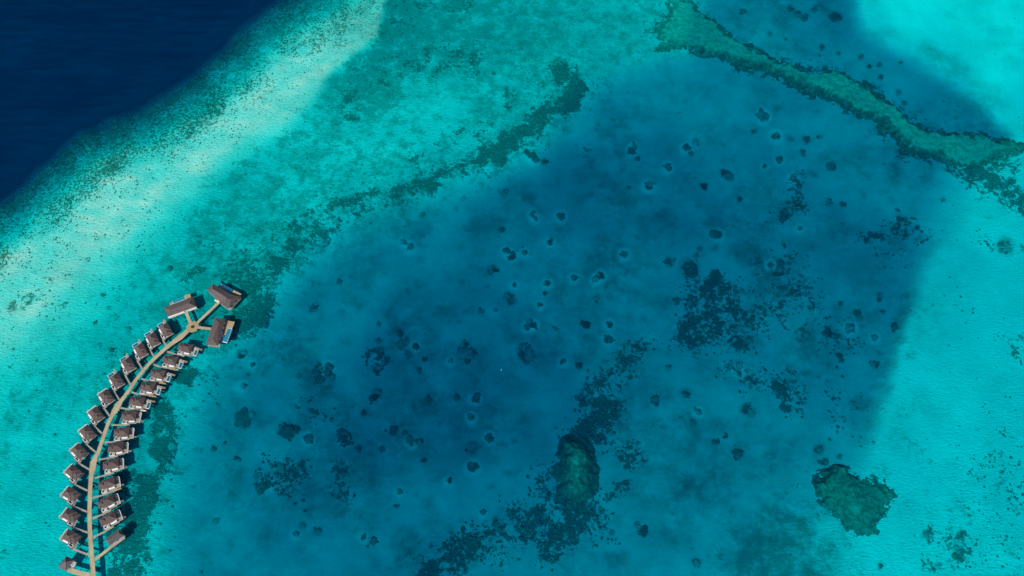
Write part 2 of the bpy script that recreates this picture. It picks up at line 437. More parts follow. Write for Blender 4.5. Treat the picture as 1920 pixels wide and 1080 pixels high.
WHITE = [(1850, 40, 1), (1700, 30, 1), (1900, 200, 1), (1800, 500, .9), (1800, 760, .95), (1900, 950, .95), (1650, 1030, .95), (1850, 330, .8), (1560, 1000, .8), (950, 60, .12),
         (800, 180, .3), (1100, 60, .2), (640, 280, .35), (500, 380, .3), (200, 620, .3), (60, 850, .35), (60, 1020, .5), (400, 480, .2), (280, 900, .3), (280, 1060, .6), (700, 60, .4), (1000, 180, .3), (1150, 110, .3), (600, 380, .35), (850, 330, .3)]
white_px = blend(WHITE, 80)
white_px = white_px * (1 - strip) + 0.08 * strip
white_px = (white_px * (1 - t) + 0.65 * t) * sstep(-10, 40, sd_o)
G_SAND = 1.15 * (0.60 + 0.27 * white_px)                               # bare sand at the surface
u_, v_ = gx - 960, 540 - gy
cosv = np.clip((FPX * CT - v_ * ST) / np.sqrt(u_ ** 2 + v_ ** 2 + FPX ** 2), 0.25, 1)
path = 1 / cosv + 1 / math.sin(SUN_EL)
dep = lambda g: np.clip(-np.log(lin(g) / G_SAND), 0.03, 6) / (A_G * path)
depth_px = dep(g_reef) * (1 - t) + dep(g_deep) * t
depth_px = np.where(sd_o < 0, np.maximum(depth_px, np.interp(-sd_o, [0, 8, 22, 60], [9, 16, 21.5, 23.3])), depth_px)
depth_px *= 1 + np.interp(sd_o, [-20, 20], [0.02, 0.07]) * fbm(gx, gy, 60, 5, 71)
depth_px += 0.35 * fbm(gx, gy, 14, 3, 5) * sstep(0, 40, sd_o) * sstep(150, 60, sd_o)
crest_k = sstep(42, 60, sd_o) * sstep(105, 84, sd_o) * sstep(-0.15, 0.25, fbm(gx, gy, 150, 3, 9))
depth_px = depth_px * (1 - crest_k) + 1.5 * crest_k
depth_px = np.maximum(depth_px, 0.35 + 0.4 * strip)

# where seagrass, coral and rubble grow: (line, half width, density)
COVER = [([(1060, 150), (1040, 215), (960, 262), (900, 305), (800, 343), (700, 368), (600, 405), (540, 455), (480, 520)], 36, .42), ([(960, 180), (930, 225), (850, 262), (760, 315), (660, 360)], 30, .30), ([(1050, 128), (1068, 150), (1072, 170)], 20, .80), ([(1085, 155), (1090, 158)], 10, .8), ([(1066, 175), (1060, 200), (1040, 212)], 18, .85), ([(1060, 205), (1010, 232), (975, 250)], 16, .80),
         ([(960, 258), (930, 275), (915, 285)], 22, .78), ([(925, 280), (928, 300)], 17, .95), ([(900, 305), (850, 330), (800, 343)], 16, .66), ([(780, 348), (700, 368), (640, 395), (590, 405)], 20, .56),
         ([(640, 405), (580, 440), (530, 480)], 34, .60), ([(690, 385), (640, 410)], 16, .6), ([(530, 440), (480, 480), (450, 500)], 36, .50), ([(520, 490), (470, 535)], 30, .58), ([(495, 535), (480, 580), (455, 605)], 32, .72),
         ([(430, 520), (470, 520)], 30, .55), ([(400, 470), (450, 450), (520, 420)], 30, .38), ([(370, 440), (430, 400)], 30, .26), ([(350, 520), (385, 505)], 14, .5),
         ([(960, 175), (955, 190), (920, 222), (850, 250), (765, 305)], 14, .48), ([(1000, 170), (1040, 190)], 30, .36), ([(890, 110), (830, 100), (780, 120)], 22, .50), ([(880, 120), (800, 112), (720, 128), (660, 175), (640, 210)], 36, .42),
         ([(720, 40), (780, 15), (860, 5)], 38, .40), ([(655, 195), (650, 215)], 20, .62), ([(715, 150), (740, 190)], 20, .45), ([(620, 270), (570, 320), (500, 340)], 28, .25), ([(860, 60), (960, 90), (1030, 110)], 40, .28),
         ([(960, 60), (1100, 50)], 60, .2), ([(300, 770), (312, 820), (305, 860)], 24, .72), ([(295, 870), (285, 920), (270, 960)], 26, .85), ([(262, 965), (250, 1010), (240, 1070), (235, 1130)], 32, .88), ([(225, 990), (230, 1040)], 30, .7), ([(345, 708), (362, 712)], 15, 1.0),
         ([(240, 900), (235, 950)], 22, .55), ([(280, 690), (300, 740)], 14, .5), ([(385, 690), (400, 730)], 26, .32), ([(400, 640), (430, 620)], 26, .55), ([(400, 590), (420, 600)], 25, .5), ([(340, 600), (330, 630)], 22, .35),
         ([(1185, 665), (1140, 720), (1110, 760)], 34, .50), ([(1140, 770), (1120, 800), (1090, 815)], 32, .74), ([(1150, 830), (1185, 870)], 26, .48), ([(1190, 840), (1210, 880)], 16, .4), ([(1040, 880), (1010, 930), (960, 960)], 24, .46), ([(1060, 930), (1090, 970), (1050, 1000)], 36, .66),
         ([(1000, 960), (950, 1005), (900, 1025)], 32, .62), ([(880, 1030), (830, 1060), (790, 1100)], 38, .64), ([(1040, 1000), (1030, 1035)], 24, .72), ([(1100, 950), (1120, 990)], 30, .5), ([(1170, 920), (1150, 930)], 16, .6),
         ([(1320, 545), (1345, 525)], 14, .9), ([(1320, 560), (1330, 610), (1300, 630)], 34, .66), ([(1360, 560), (1410, 600), (1390, 625)], 36, .60), ([(1460, 560), (1500, 590), (1490, 540)], 44, .44), ([(1530, 600), (1560, 630)], 30, .36), ([(1340, 640), (1400, 640)], 30, .35),
         ([(1365, 685), (1400, 700), (1440, 700)], 22, .52), ([(1470, 715), (1490, 740)], 26, .60), ([(1690, 420), (1725, 445)], 22, .56), ([(1620, 445), (1640, 440)], 18, .48), ([(1660, 440), (1690, 470)], 30, .3),
         ([(1495, 330), (1490, 380), (1465, 410)], 24, .46), ([(1440, 500), (1470, 490)], 24, .46), ([(1560, 740), (1600, 780)], 40, .25), ([(1560, 620), (1600, 640)], 20, .4),
         ([(520, 885), (560, 870), (545, 905)], 26, .52), ([(490, 905), (530, 915)], 18, .5), ([(640, 880), (648, 930)], 20, .62), ([(640, 810), (650, 830)], 14, .6), ([(580, 760), (600, 770)], 22, .42), ([(700, 660), (712, 690)], 14, .5),
         ([(1830, 945), (1850, 960)], 34, .34), ([(1790, 1020), (1800, 1045)], 26, .50), ([(1745, 1000), (1750, 1060)], 20, .45), ([(1880, 870), (1900, 930)], 34, .34), ([(1830, 890), (1860, 905)], 20, .35), ([(1850, 1040), (1900, 1030)], 40, .34), ([(1770, 540), (1800, 570)], 30, .15),
         ([(1835, 440), (1850, 470)], 14, .36), ([(1905, 470), (1930, 480)], 12, .5), ([(1900, 640), (1920, 660)], 24, .4), ([(1840, 320), (1870, 345), (1930, 390)], 24, .66), ([(1790, 315), (1830, 330)], 20, .5), ([(1900, 300), (1880, 320)], 20, .5),
         ([(1700, 290), (1780, 310)], 16, .55), ([(1590, 200), (1640, 215)], 14, .6), ([(1230, 20), (1215, 50)], 22, .45), ([(1120, 170), (1110, 200)], 20, .35), ([(1880, 780), (1920, 800)], 30, .3), ([(140, 480), (90, 530)], 14, .34), ([(30, 580), (70, 555)], 12, .5),
         ([(110, 470), (70, 520)], 24, .26), ([(150, 520), (120, 600)], 40, .16), ([(220, 440), (300, 400)], 40, .16), ([(270, 470), (250, 520)], 22, .22), ([(200, 560), (190, 640)], 40, .14), ([(60, 680), (80, 800)], 40, .18), ([(90, 580), (130, 570)], 12, .36),
         ([(230, 660), (200, 690)], 20, .3), ([(330, 640), (345, 655)], 16, .5), ([(150, 1040), (200, 1020)], 20, .32), ([(1780, 180), (1850, 220)], 14, .2), ([(205, 1000), (190, 1060)], 18, .4)]
FILM = [([(700, 30), (860, 20)], 70, .8), ([(660, 180), (770, 125), (890, 110)], 55, .8), ([(560, 310), (640, 230)], 40, .6), ([(480, 360), (400, 430)], 55, .55), ([(1000, 70), (1160, 60)], 70, .7), ([(220, 640), (100, 700)], 80, .45), ([(40, 800), (40, 950)], 60, .4), ([(420, 470), (520, 430)], 60, .65), ([(330, 520), (300, 560)], 50, .5), ([(920, 200), (1000, 190)], 50, .5), ([(780, 320), (650, 340)], 40, .45), ([(1750, 100), (1860, 220)], 30, .6), ([(1730, 620), (1760, 560)], 40, .4), ([(1690, 820), (1720, 780)], 40, .35), ([(1700, 560), (1682, 610), (1670, 670), (1655, 730)], 13, .9), ([(1640, 780), (1620, 820)], 22, .45), ([(1440, 1010), (1500, 1050)], 85, .95), ([(1380, 980), (1450, 960)], 50, .5), ([(520, 890), (600, 890)], 50, .75),
        ([(640, 880), (645, 940)], 28, .8), ([(740, 390), (690, 470), (660, 500)], 46, .70), ([(860, 395), (780, 420)], 30, .5), ([(1150, 190), (1190, 230)], 40, .60), ([(1280, 360), (1130, 320)], 90, .40), ([(700, 740), (800, 780)], 80, .40),
        ([(1500, 440), (1570, 430)], 60, .55), ([(1560, 520), (1640, 520)], 60, .45), ([(480, 700), (440, 730)], 30, .5), ([(1290, 660), (1330, 700)], 40, .4), ([(1480, 760), (1520, 780)], 40, .4), ([(860, 540), (780, 570)], 60, .45),
        ([(1500, 870), (1540, 880)], 60, .35), ([(1370, 860), (1300, 960)], 50, .5), ([(1180, 960), (1200, 990)], 30, .45), ([(1750, 100), (1790, 140), (1850, 190)], 22, .42), ([(1640, 60), (1700, 90)], 16, .35), ([(1200, 530), (1260, 600)], 60, .4),
        ([(1000, 560), (1100, 640)], 60, .3), ([(300, 700), (340, 690)], 26, .6), ([(250, 760), (270, 830)], 30, .5), ([(330, 600), (420, 560)], 60, .6), ([(230, 900), (220, 1000)], 40, .5), ([(1100, 60), (1000, 80)], 50, .3)]
BOM = []   # (x, y, radius in px, halo)
def add_b(ox, oy, k, lst, halo=0):
    for a in lst: BOM.append((ox + a[0] / k, oy + a[1] / k, a[2] / k, a[3] if len(a) > 3 else halo))
add_b(640, 360, 3, [(355, 280, 18, 1), (388, 307, 22, 1), (460, 125, 12), (1075, 125, 18, 1), (1092, 150, 14, 1), (1235, 135, 25, 1), (905, 210, 18), (1175, 280, 17, 1), (930, 332, 20, 1), (965, 352, 24, 1), (1030, 342, 18, 1), (1590, 350, 24, 1),
               (1845, 390, 22), (838, 445, 28), (870, 438, 14), (975, 522, 15, 1), (1160, 510, 20, 1), (1310, 482, 18), (1430, 490, 20, 1), (1460, 470, 24, 1), (945, 590, 28), (960, 615, 22), (1120, 635, 15), (1435, 600, 17), (790, 670, 18),
               (865, 665, 15), (1045, 755, 20, 1), (1085, 745, 18, 1), (1062, 728, 12), (1380, 750, 24), (1355, 735, 14), (1510, 740, 22, 1), (1505, 828, 28, 1), (1200, 765, 15), (340, 860, 30), (335, 800, 18), (365, 830, 20), (420, 865, 16),
               (378, 910, 20), (697, 850, 24), (690, 895, 36), (735, 905, 32), (708, 950, 18), (1030, 905, 42), (1045, 945, 24), (210, 745, 12), (210, 835, 12), (215, 890, 22), (210, 935, 18), (255, 945, 15), (205, 1000, 26), (470, 940, 17), (515, 915, 10),
               (440, 995, 18), (1250, 955, 17, 1), (615, 950, 14), (1340, 975, 22), (1840, 985, 14), (1885, 610, 24), (1145, 570, 10)])
add_b(640, 720, 3, [(200, 50, 24), (178, 80, 20), (125, 165, 14), (20, 280, 26), (20, 320, 18), (495, 90, 26), (650, 75, 20), (755, 80, 26), (730, 190, 22, 1), (290, 262, 28), (360, 272, 16), (395, 325, 28), (440, 325, 14), (225, 367, 19), (98, 360, 20), (465, 425, 18),
               (735, 365, 28), (740, 463, 33, 1), (835, 300, 26), (330, 600, 18), (315, 690, 11), (175, 880, 26), (130, 855, 16), (610, 545, 16), (1765, 95, 24), (1665, 790, 17), (1695, 825, 28), (1520, 835, 12), (1125, 975, 13), (685, 815, 14), (800, 722, 14)])
add_b(1280, 720, 3, [(360, 143, 28), (385, 160, 24), (590, 138, 26), (15, 55, 28), (90, 155, 20), (60, 215, 20), (185, 325, 17), (310, 390, 34), (245, 285, 12), (765, 365, 26), (800, 437, 20), (768, 437, 9), (882, 410, 12), (985, 520, 8), (1065, 518, 8), (82, 1005, 21),
               (1113, 1020, 13), (1138, 740, 8), (1370, 845, 18), (1545, 935, 20)])
add_b(1280, 360, 3, [(320, 40, 17), (180, 237, 26), (205, 240, 20), (828, 55, 19), (900, 70, 16), (35, 425, 42), (40, 450, 36), (75, 360, 14), (548, 400, 21), (495, 410, 20), (570, 135, 30), (985, 680, 20), (995, 705, 17), (1110, 580, 18), (1105, 605, 14), (1125, 672, 14), (890, 625, 14), (1080, 817, 19),
               (880, 920, 20), (895, 945, 14), (1200, 770, 22), (1085, 970, 24), (810, 785, 34), (860, 810, 22), (945, 765, 30), (690, 800, 22), (660, 200, 14), (575, 305, 12), (900, 178, 11), (97, 320, 12), (1810, 305, 38), (1825, 320, 28), (1470, 45, 12), (1210, 100, 11), (320, 1000, 24)])
add_b(1280, 0, 3, [(338, 65, 18), (490, 190, 14), (650, 80, 22), (685, 97, 22), (610, 45, 20), (740, 50, 20), (770, 42, 18), (845, 95, 28), (872, 97, 24), (455, 655, 31, 1), (525, 765, 28, 1), (695, 785, 22), (765, 768, 13), (675, 855, 15), (545, 895, 19, 1), (460, 935, 12, 1), (840, 935, 25), (235, 975, 24), (262, 990, 26),
               (120, 1045, 18), (620, 1000, 28, 1), (655, 1045, 18), (20, 830, 22), (45, 862, 13), (78, 797, 18), (400, 740, 14), (1115, 435, 12), (1003, 320, 14), (1105, 365, 11), (1050, 375, 11), (1228, 352, 11), (1215, 520, 11), (1248, 577, 11), (785, 265, 12), (875, 300, 10), (770, 310, 8), (580, 220, 7)])
add_b(640, 0, 3, [(1635, 845, 22, 1), (1650, 820, 16, 1), (1835, 940, 22, 1), (1730, 1045, 26, 1), (1665, 890, 14), (1070, 870, 24), (1090, 895, 20), (1140, 908, 14), (1040, 850, 13), (925, 1075, 13), (1380, 845, 12), (1610, 1065, 14), (860, 412, 12)])
add_b(0, 360, 3, [(1830, 278, 20), (1848, 268, 12), (1768, 650, 28), (1355, 915, 22), (1375, 905, 14), (1420, 970, 13), (1395, 1030, 9), (1910, 505, 17), (1790, 1000, 34), (1850, 985, 30), (1855, 1040, 30), (1785, 1050, 26), (490, 380, 13), (535, 735, 12), (555, 865, 14), (630, 890, 12), (725, 770, 12), (580, 580, 14), (65, 650, 18), (955, 430, 14), (610, 655, 11)])
add_b(230, 690, 2.77, [(625, 260, 42), (655, 245, 20), (635, 285, 26), (855, 338, 44), (895, 320, 22), (968, 365, 24), (625, 92, 18), (652, 38, 9), (475, 420, 13), (527, 390, 10), (585, 468, 11), (605, 475, 10), (485, 798, 15), (700, 562, 22), (755, 600, 28), (715, 635, 24), (935, 815, 15), (900, 863, 15), (1015, 850, 18), (945, 738, 9), (255, 403, 18), (912, 42, 11), (228, 690, 9), (243, 950, 7), (410, 1060, 7), (890, 545, 32), (820, 515, 24)])

def stroke(lst, sharp=0.45):
    a = np.zeros(gx.shape)
    wx, wy = gx + warp_x + fbm(gx, gy, 28, 3, 202) * 12, gy + warp_y + fbm(gx, gy, 28, 3, 203) * 12
    for pts, r, den in lst:
        x0 = min(p[0] for p in pts) - 2 * r - 30; x1 = max(p[0] for p in pts) + 2 * r + 30; y0 = min(p[1] for p in pts) - 2 * r - 30; y1 = max(p[1] for p in pts) + 2 * r + 30
        i0, i1 = max(0, int((x0 - RX0) / RS)), min(RNX, int((x1 - RX0) / RS) + 1); j0, j1 = max(0, int((y0 - RY0) / RS)), min(RNY, int((y1 - RY0) / RS) + 1)
        if i0 >= i1 or j0 >= j1: continue
        sl = (slice(j0, j1), slice(i0, i1))
        d = dist_line(pts, wx[sl], wy[sl]) / 1.15
        a[sl] = np.maximum(a[sl], den * sstep(r * 1.7, r * sharp * 0.6, d))
    return a
cover_px = stroke(COVER)
RIDGE = [(1240, -60), (1290, -40), (1290, 0), (1330, 25), (1365, 55), (1400, 78), (1440, 92), (1470, 105), (1530, 122), (1560, 125), (1600, 145), (1640, 160), (1660, 180), (1700, 205), (1740, 235), (1780, 250), (1840, 252), (1880, 260), (1915, 266),
         (1915, 280), (1888, 290), (1862, 312), (1820, 312), (1780, 302), (1740, 295), (1700, 276), (1670, 256), (1642, 246), (1648, 226), (1600, 214), (1570, 194), (1540, 175), (1490, 160), (1440, 140), (1390, 125), (1340, 107), (1290, 92), (1240, 93), (1232, 76), (1250, 40)]
cover_px = np.maximum(cover_px, 0.46 * sstep(-13, 6, sdist(RIDGE, gx + warp_x * .5, gy + warp_y * .5)))
cover_px = np.clip(cover_px * (0.98 + 0.6 * fbm(gx, gy, 26, 4, 141, 0.7)) - 0.03, 0, 1.2)
FAINT = [(900, 497, 9), (867, 530, 10), (887, 547, 7), (912, 543, 6), (788, 532, 10), (735, 405, 14), (1060, 425, 16), (1212, 565, 18), (1240, 560, 16), (1020, 610, 14), (830, 580, 20), (850, 600, 16), (800, 610, 16), (760, 745, 22), (735, 780, 8), (787, 770, 9), (838, 855, 10), (910, 830, 13), (792, 946, 11), (810, 890, 15), (925, 800, 14), (1300, 957, 16), (1320, 930, 14), (1345, 800, 22), (1440, 855, 10),
         (1400, 640, 20), (1560, 430, 22), (1430, 110, 14), (1500, 90, 12), (1580, 780, 16), (1610, 750, 14), (1330, 830, 18), (1180, 270, 18), (1150, 220, 22), (1100, 300, 16), (1000, 380, 18), (1330, 250, 16), (1600, 300, 20), (1700, 360, 18), (860, 640, 14), (660, 560, 18), (560, 650, 16), (520, 620, 18), (700, 850, 18), (620, 830, 16), (760, 1010, 18), (1250, 1000, 22), (1150, 1040, 14), (1090, 500, 18), (1250, 420, 22), (1420, 420, 20), (1380, 350, 18), (960, 640, 14), (580, 960, 16), (480, 780, 18)]
cover_px *= 1 - sstep(26, 12, np.hypot(gx - 275 + warp_x, (gy - 873 + warp_y) * 1.2))
fr_ = random.Random(21)
FAINT += [(fr_.uniform(1040, 1720), fr_.uniform(190, 720), fr_.uniform(5, 11)) for _ in range(70)] + [(fr_.uniform(620, 1000), fr_.uniform(480, 1000), fr_.uniform(5, 11)) for _ in range(50)]
film_px = np.maximum(stroke(FILM, 0.2), stroke([([(a, b), (a + r * .5, b + r * .2)], r, .8) for a, b, r in FAINT], 0.2))
in_lag = sstep(-10, 60, sd_l)
cloud = fbm(gx, gy, 130, 5, 90, 0.6)
film_px = np.maximum(film_px, in_lag * np.clip(0.42 + 0.7 * cloud + 0.45 * fbm(gx, gy, 42, 4, 191, 0.65), 0, 1.0))
film_px = np.maximum(film_px, np.interp(sd_o, [-25, -8, 10, 40, 60, 85], [0, .4, .9, .6, .3, 0]))
film_px = np.maximum(film_px, (1 - in_lag) * sstep(120, 220, sd_o) * np.clip(0.12 + 0.35 * fbm(gx, gy, 90, 5, 44, 0.6), 0, 0.4))
rub_px = np.interp(sd_o, [-40, -10, 12, 45, 65, 90, 125, 170], [0, .3, .55, .44, .42, .28, .12, 0.0]) + 0.16 * fbm(gx, gy, 45, 3, 8) * sstep(200, 120, sd_o) * sstep(-5, 10, sd_o)
rub_px = np.where(sd_o < 240, rub_px + 0.08 * crest_k + strip * np.clip(0.08 + 0.22 * fbm(gx, gy, 40, 3, 15), 0, .3) * sstep(240, 150, sd_o), 0)
hr_ = random.Random(9)
for bx_, by_, br_, bh_ in BOM:
    bh_ = bh_ or (4 < br_ < 12 and hr_.random() < 0.12)
    i0, i1 = int((bx_ - 45 - RX0) / RS), int((bx_ + 45 - RX0) / RS); j0, j1 = int((by_ - 45 - RY0) / RS), int((by_ + 45 - RY0) / RS)
    sl = (slice(j0, j1), slice(i0, i1)); d = np.hypot(gx[sl] - bx_, gy[sl] - by_)
    if not bh_: film_px[sl] = np.maximum(film_px[sl], 0.85 * sstep(br_ * 1.9 + 2, br_ * 0.8, d))  # dark skirt painted into film and cover, a penumbra softening each outcrop
    cover_px[sl] = np.maximum(cover_px[sl], 0.62 * sstep(br_ * 1.45 + 2, br_ * 0.6, d))
    if bh_:
        film_px[sl] *= 1 - 0.95 * sstep(br_ * 1.25 + 8, br_ * 0.8 + 3, d)
        depth_px[sl] *= 1 - 0.05 * sstep(br_ + 10, br_ + 3, d)
        white_px[sl] += 0.12 * sstep(br_ + 10, br_ + 4, d)
ripple_px = (0.3 + 1.3 * sstep(14, 3, depth_px) * sstep(0, 60, sd_o)) * (1 - 0.75 * sstep(300, 120, np.hypot(gx - 1850, gy - 20)))

TURF = [(950, 60, .48), (800, 30, .56), (740, 60, .58), (700, 150, .58), (800, 180, .30), (880, 110, .45), (1000, 160, .42), (1150, 60, .42), (650, 260, .40), (560, 320, .42), (480, 380, .45), (400, 440, .45), (330, 520, .45), (420, 500, .5), (600, 380, .45), (760, 340, .42), (220, 600, .36), (120, 680, .34), (60, 820, .30), (60, 1020, .24),
        (300, 440, .35), (180, 520, .28), (1850, 40, 0), (1800, 140, .15), (1720, 90, .2), (1880, 330, .3), (1800, 500, .2), (1850, 650, .2), (1720, 640, .26), (1800, 780, .2), (1700, 850, .3), (1880, 900, .3), (1800, 1030, .34), (1650, 1030, .26), (1540, 1000, .4), (1450, 1050, .62), (1500, 1010, .55),
        (300, 1000, .3), (270, 860, .4), (230, 760, .4), (1250, 60, .45), (150, 900, .3)]
turf_px = blend(TURF, 70) + 0.07 * sstep(1250, 1000, gx); turf_px = turf_px * (1 - 0.5 * strip); turf_px = turf_px * (1 - t) + np.clip(0.24 + 0.25 * cloud, 0, .5) * t
turf_px = turf_px * sstep(10, 40, sd_o) + 0.45 * sstep(0, 10, sd_o) * sstep(40, 10, sd_o)
def sample(a, px, py):
    fx = np.clip((np.asarray(px, float) - RX0) / RS, 0, RNX - 1.001); fy = np.clip((np.asarray(py, float) - RY0) / RS, 0, RNY - 1.001)
    ix, iy = fx.astype(int), fy.astype(int); fx, fy = fx - ix, fy - iy
    return (a[iy, ix] * (1 - fx) + a[iy, ix + 1] * fx) * (1 - fy) + (a[iy + 1, ix] * (1 - fx) + a[iy + 1, ix + 1] * fx) * fy
def settle(x, y):
    d = np.full(np.shape(x), 4.0)
    for _ in range(7):
        px, py = pixel(x, y, -d); d = 0.4 * d + 0.6 * sample(depth_px, px, py)
    return d, px, py
def bed_at(px, py):
    """world place on the sea bed seen at a pixel"""
    d = float(sample(depth_px, px, py)); x, y = place(px, py, -d); return x, y, -d

# ------------------------------------------------------------------ sea bed sheet, out past the horizon
def axis(lo, hi, step, far):
    mid = np.arange(lo, hi + step, step); out = []; s = step
    e = hi
    while e < far: s *= 1.22; e += s; out.append(e)
    lo_out = []; s = step; e = lo
    while e > -far: s *= 1.22; e -= s; lo_out.append(e)
    return np.array(lo_out[::-1] + list(mid) + out)
def grid_faces(nx, ny):
    i = np.arange(nx * ny).reshape(ny, nx)
    return np.stack([i[:-1, :-1], i[:-1, 1:], i[1:, 1:], i[1:, :-1]], -1).reshape(-1, 4)
ax, ay = axis(-600, 600, 1.45, 24000), axis(-30, 650, 1.45, 24000)
X, Y = np.meshgrid(ax, ay)
Dm, PX, PY = settle(X, Y)
ocean = sstep(-12, -45, sample(sd_o, PX, PY))
Dm = Dm + ocean * (2.0 * fbm(X / 5.0 + 0.03 * Y, Y - 0.04 * X, 7.0, 3, 301, 0.6) + 1.0 * fbm(X / 4.0, Y, 40.0, 3, 302))     # made-up sand waves, their light and dark standing in for surface wave streaks
Zb = -Dm
me = grid_mesh('seabed', np.stack([X, Y, Zb], -1).reshape(-1, 3), grid_faces(len(ax), len(ay)), M['seabed'])
for nm, a in (('cover', cover_px), ('film', film_px), ('rubble', rub_px), ('ripple', ripple_px), ('white', white_px), ('turf', turf_px)):
    at = me.attributes.new(nm, 'FLOAT', 'POINT'); at.data.foreach_set('value', sample(a, PX, PY).astype(np.float32).ravel())
seabed = bpy.data.objects.new('seabed', me); COL.objects.link(seabed)
tag(seabed, 'pale sandy sea bed with reef flat, deep lagoon and ocean drop-off', None, None, 'structure')
del me
def bed_z(x, y):
    ix = np.clip(np.searchsorted(ax, x) - 1, 0, len(ax) - 2); iy = np.clip(np.searchsorted(ay, y) - 1, 0, len(ay) - 2)
    fx = (x - ax[ix]) / (ax[ix + 1] - ax[ix]); fy = (y - ay[iy]) / (ay[iy + 1] - ay[iy])
    return (Zb[iy, ix] * (1 - fx) + Zb[iy, ix + 1] * fx) * (1 - fy) + (Zb[iy + 1, ix] * (1 - fx) + Zb[iy + 1, ix + 1] * fx) * fy

# ------------------------------------------------------------------ the water, with a low wind chop on its top
wx_, wy_ = axis(-620, 620, 1.9, 25000), axis(-40, 660, 1.9, 25000)
WX, WY = np.meshgrid(wx_, wy_)
ca, sa = math.cos(R(-6)), math.sin(R(-6))
ra, rb = WX * ca + WY * sa, -WX * sa + WY * ca
wave = 0.30 * fbm(ra / 3.2, rb, 6.0, 3, 51) + 0.22 * fbm(ra / 2.2, rb, 22.0, 2, 57)
fade = sstep(700, 600, np.abs(WX)) * sstep(740, 650, WY) * sstep(-130, -40, WY)
wpx, wpy = pixel(WX, WY, 0.0)
WZ = wave * fade * (1 + 2.2 * sstep(15, -25, sample(sd_o, wpx, wpy)))
nx, ny = len(wx_), len(wy_)
V = np.stack([WX, WY, WZ], -1).reshape(-1, 3); F = grid_faces(nx, ny)
idx = np.arange(nx * ny).reshape(ny, nx)
ring = np.concatenate([idx[0, :], idx[1:, -1], idx[-1, -2::-1], idx[-2:0:-1, 0]])
low = V[ring].copy(); low[:, 2] = -60.0
base = len(V); nr = len(ring); r = np.arange(nr)
side = np.stack([ring, base + r, base + (r + 1) % nr, ring[(r + 1) % nr]], -1)
V = np.concatenate([V, low, [[0, 0, -60.0]]]); ctr = len(V) - 1
me = bpy.data.meshes.new('water')
me.vertices.add(len(V)); me.vertices.foreach_set('co', V.astype(np.float32).ravel())
tri = np.stack([base + (r + 1) % nr, base + r, np.full(nr, ctr)], -1)
loops = np.concatenate([F.ravel(), side.ravel(), tri.ravel()]).astype(np.int32)
starts = np.concatenate([np.arange(0, 4 * (len(F) + nr), 4), 4 * (len(F) + nr) + np.arange(0, 3 * nr, 3)]).astype(np.int32)
me.loops.add(len(loops)); me.loops.foreach_set('vertex_index', loops)
me.polygons.add(len(starts)); me.polygons.foreach_set('loop_start', starts)
me.materials.append(M['water']); me.update(calc_edges=True)
water = bpy.data.objects.new('water', me); COL.objects.link(water)
tag(water, 'clear turquoise and deep blue sea water', None, None, 'structure')

# ------------------------------------------------------------------ large reefs
def reef(name, label, poly_px, top, edge_m, jitter, inner_from, inner_to, step=1.0, lump=0.5, cat='reef', centre_dir=None):
    P = [place(px, py, -top - 1) for px, py in poly_px]
    xs, ys = [p[0] for p in P], [p[1] for p in P]
    a = np.arange(min(xs) - 8, max(xs) + 8, step); b = np.arange(min(ys) - 8, max(ys) + 8, step)
    x, y = np.meshgrid(a, b)
    s = sdist(P, x, y) + jitter * fbm(x, y, 14, 5, 21, 0.62) + jitter * 0.5 * fbm(x, y, 4.5, 3, 22)
    s = s - 9.0 * np.maximum(0, fbm(x, y, 7, 5, 23, 0.7) - 0.02) * sstep(13, 2, s) * (jitter / 5.0)
    s = s + (2.6 if jitter > 7 else 1.0)
    zb = bed_z(x, y)
    lumps = lump * (fbm(x, y, 5.0, 4, 77, 0.6) + 0.6 * fbm(x, y, 2.4, 2, 78)) * 0.8
    jitter_ = jitter * fbm(x, y, 45, 3, 19)
    s = s + jitter_
    rise = sstep(-0.5, edge_m, s)
    zt = -top + 1.4 * lump * fbm(x, y, 18, 4, 33, 0.6)
    z = zb - 0.6 * (1 - sstep(-1.5, 0.0, s)) + np.maximum(zt - zb, 0.8) * rise + lumps * sstep(-0.5, 1.5, s)
    z = np.minimum(z, -0.3)
    keep = (s > -2.0)
    F = grid_faces(len(a), len(b)); F = F[keep.reshape(-1)[F].all(1)]
    used = np.unique(F); remap = np.full(x.size, -1); remap[used] = np.arange(len(used))
    V = np.stack([x, y, z], -1).reshape(-1, 3)[used]
    me = grid_mesh(name, V, remap[F], M['reef'])
    at = me.attributes.new('inner', 'FLOAT', 'POINT')
    inn = sstep(inner_from, inner_to, s + 5 * fbm(x, y, 16, 4, 66, 0.6))
    if centre_dir is not None: inn = inn * sstep(-0.9, 0.5, ((x - np.mean(xs)) * centre_dir[0] + (y - np.mean(ys)) * centre_dir[1]) / (0.5 * (max(ys) - min(ys))))
    at.data.foreach_set('value', inn.reshape(-1)[used].astype(np.float32))
    o = bpy.data.objects.new(name, me); COL.objects.link(o)
    return tag(o, label, cat)
reef('reef_ridge', 'long green coral ridge snaking between the lagoon and the blue channel', RIDGE, 5.6, 11.0, 8.0, 1, 12, 0.85, 0.7)
reef('coral_mound', 'oval green coral mound with a pale top in the dark coral field', [(1060, 820), (1090, 815), (1110, 830), (1122, 860), (1124, 890), (1112, 920), (1090, 938), (1068, 938), (1050, 920), (1044, 885), (1046, 850)], 6.0, 18.0, 4.0, 5, 26, 0.75, 0.3)
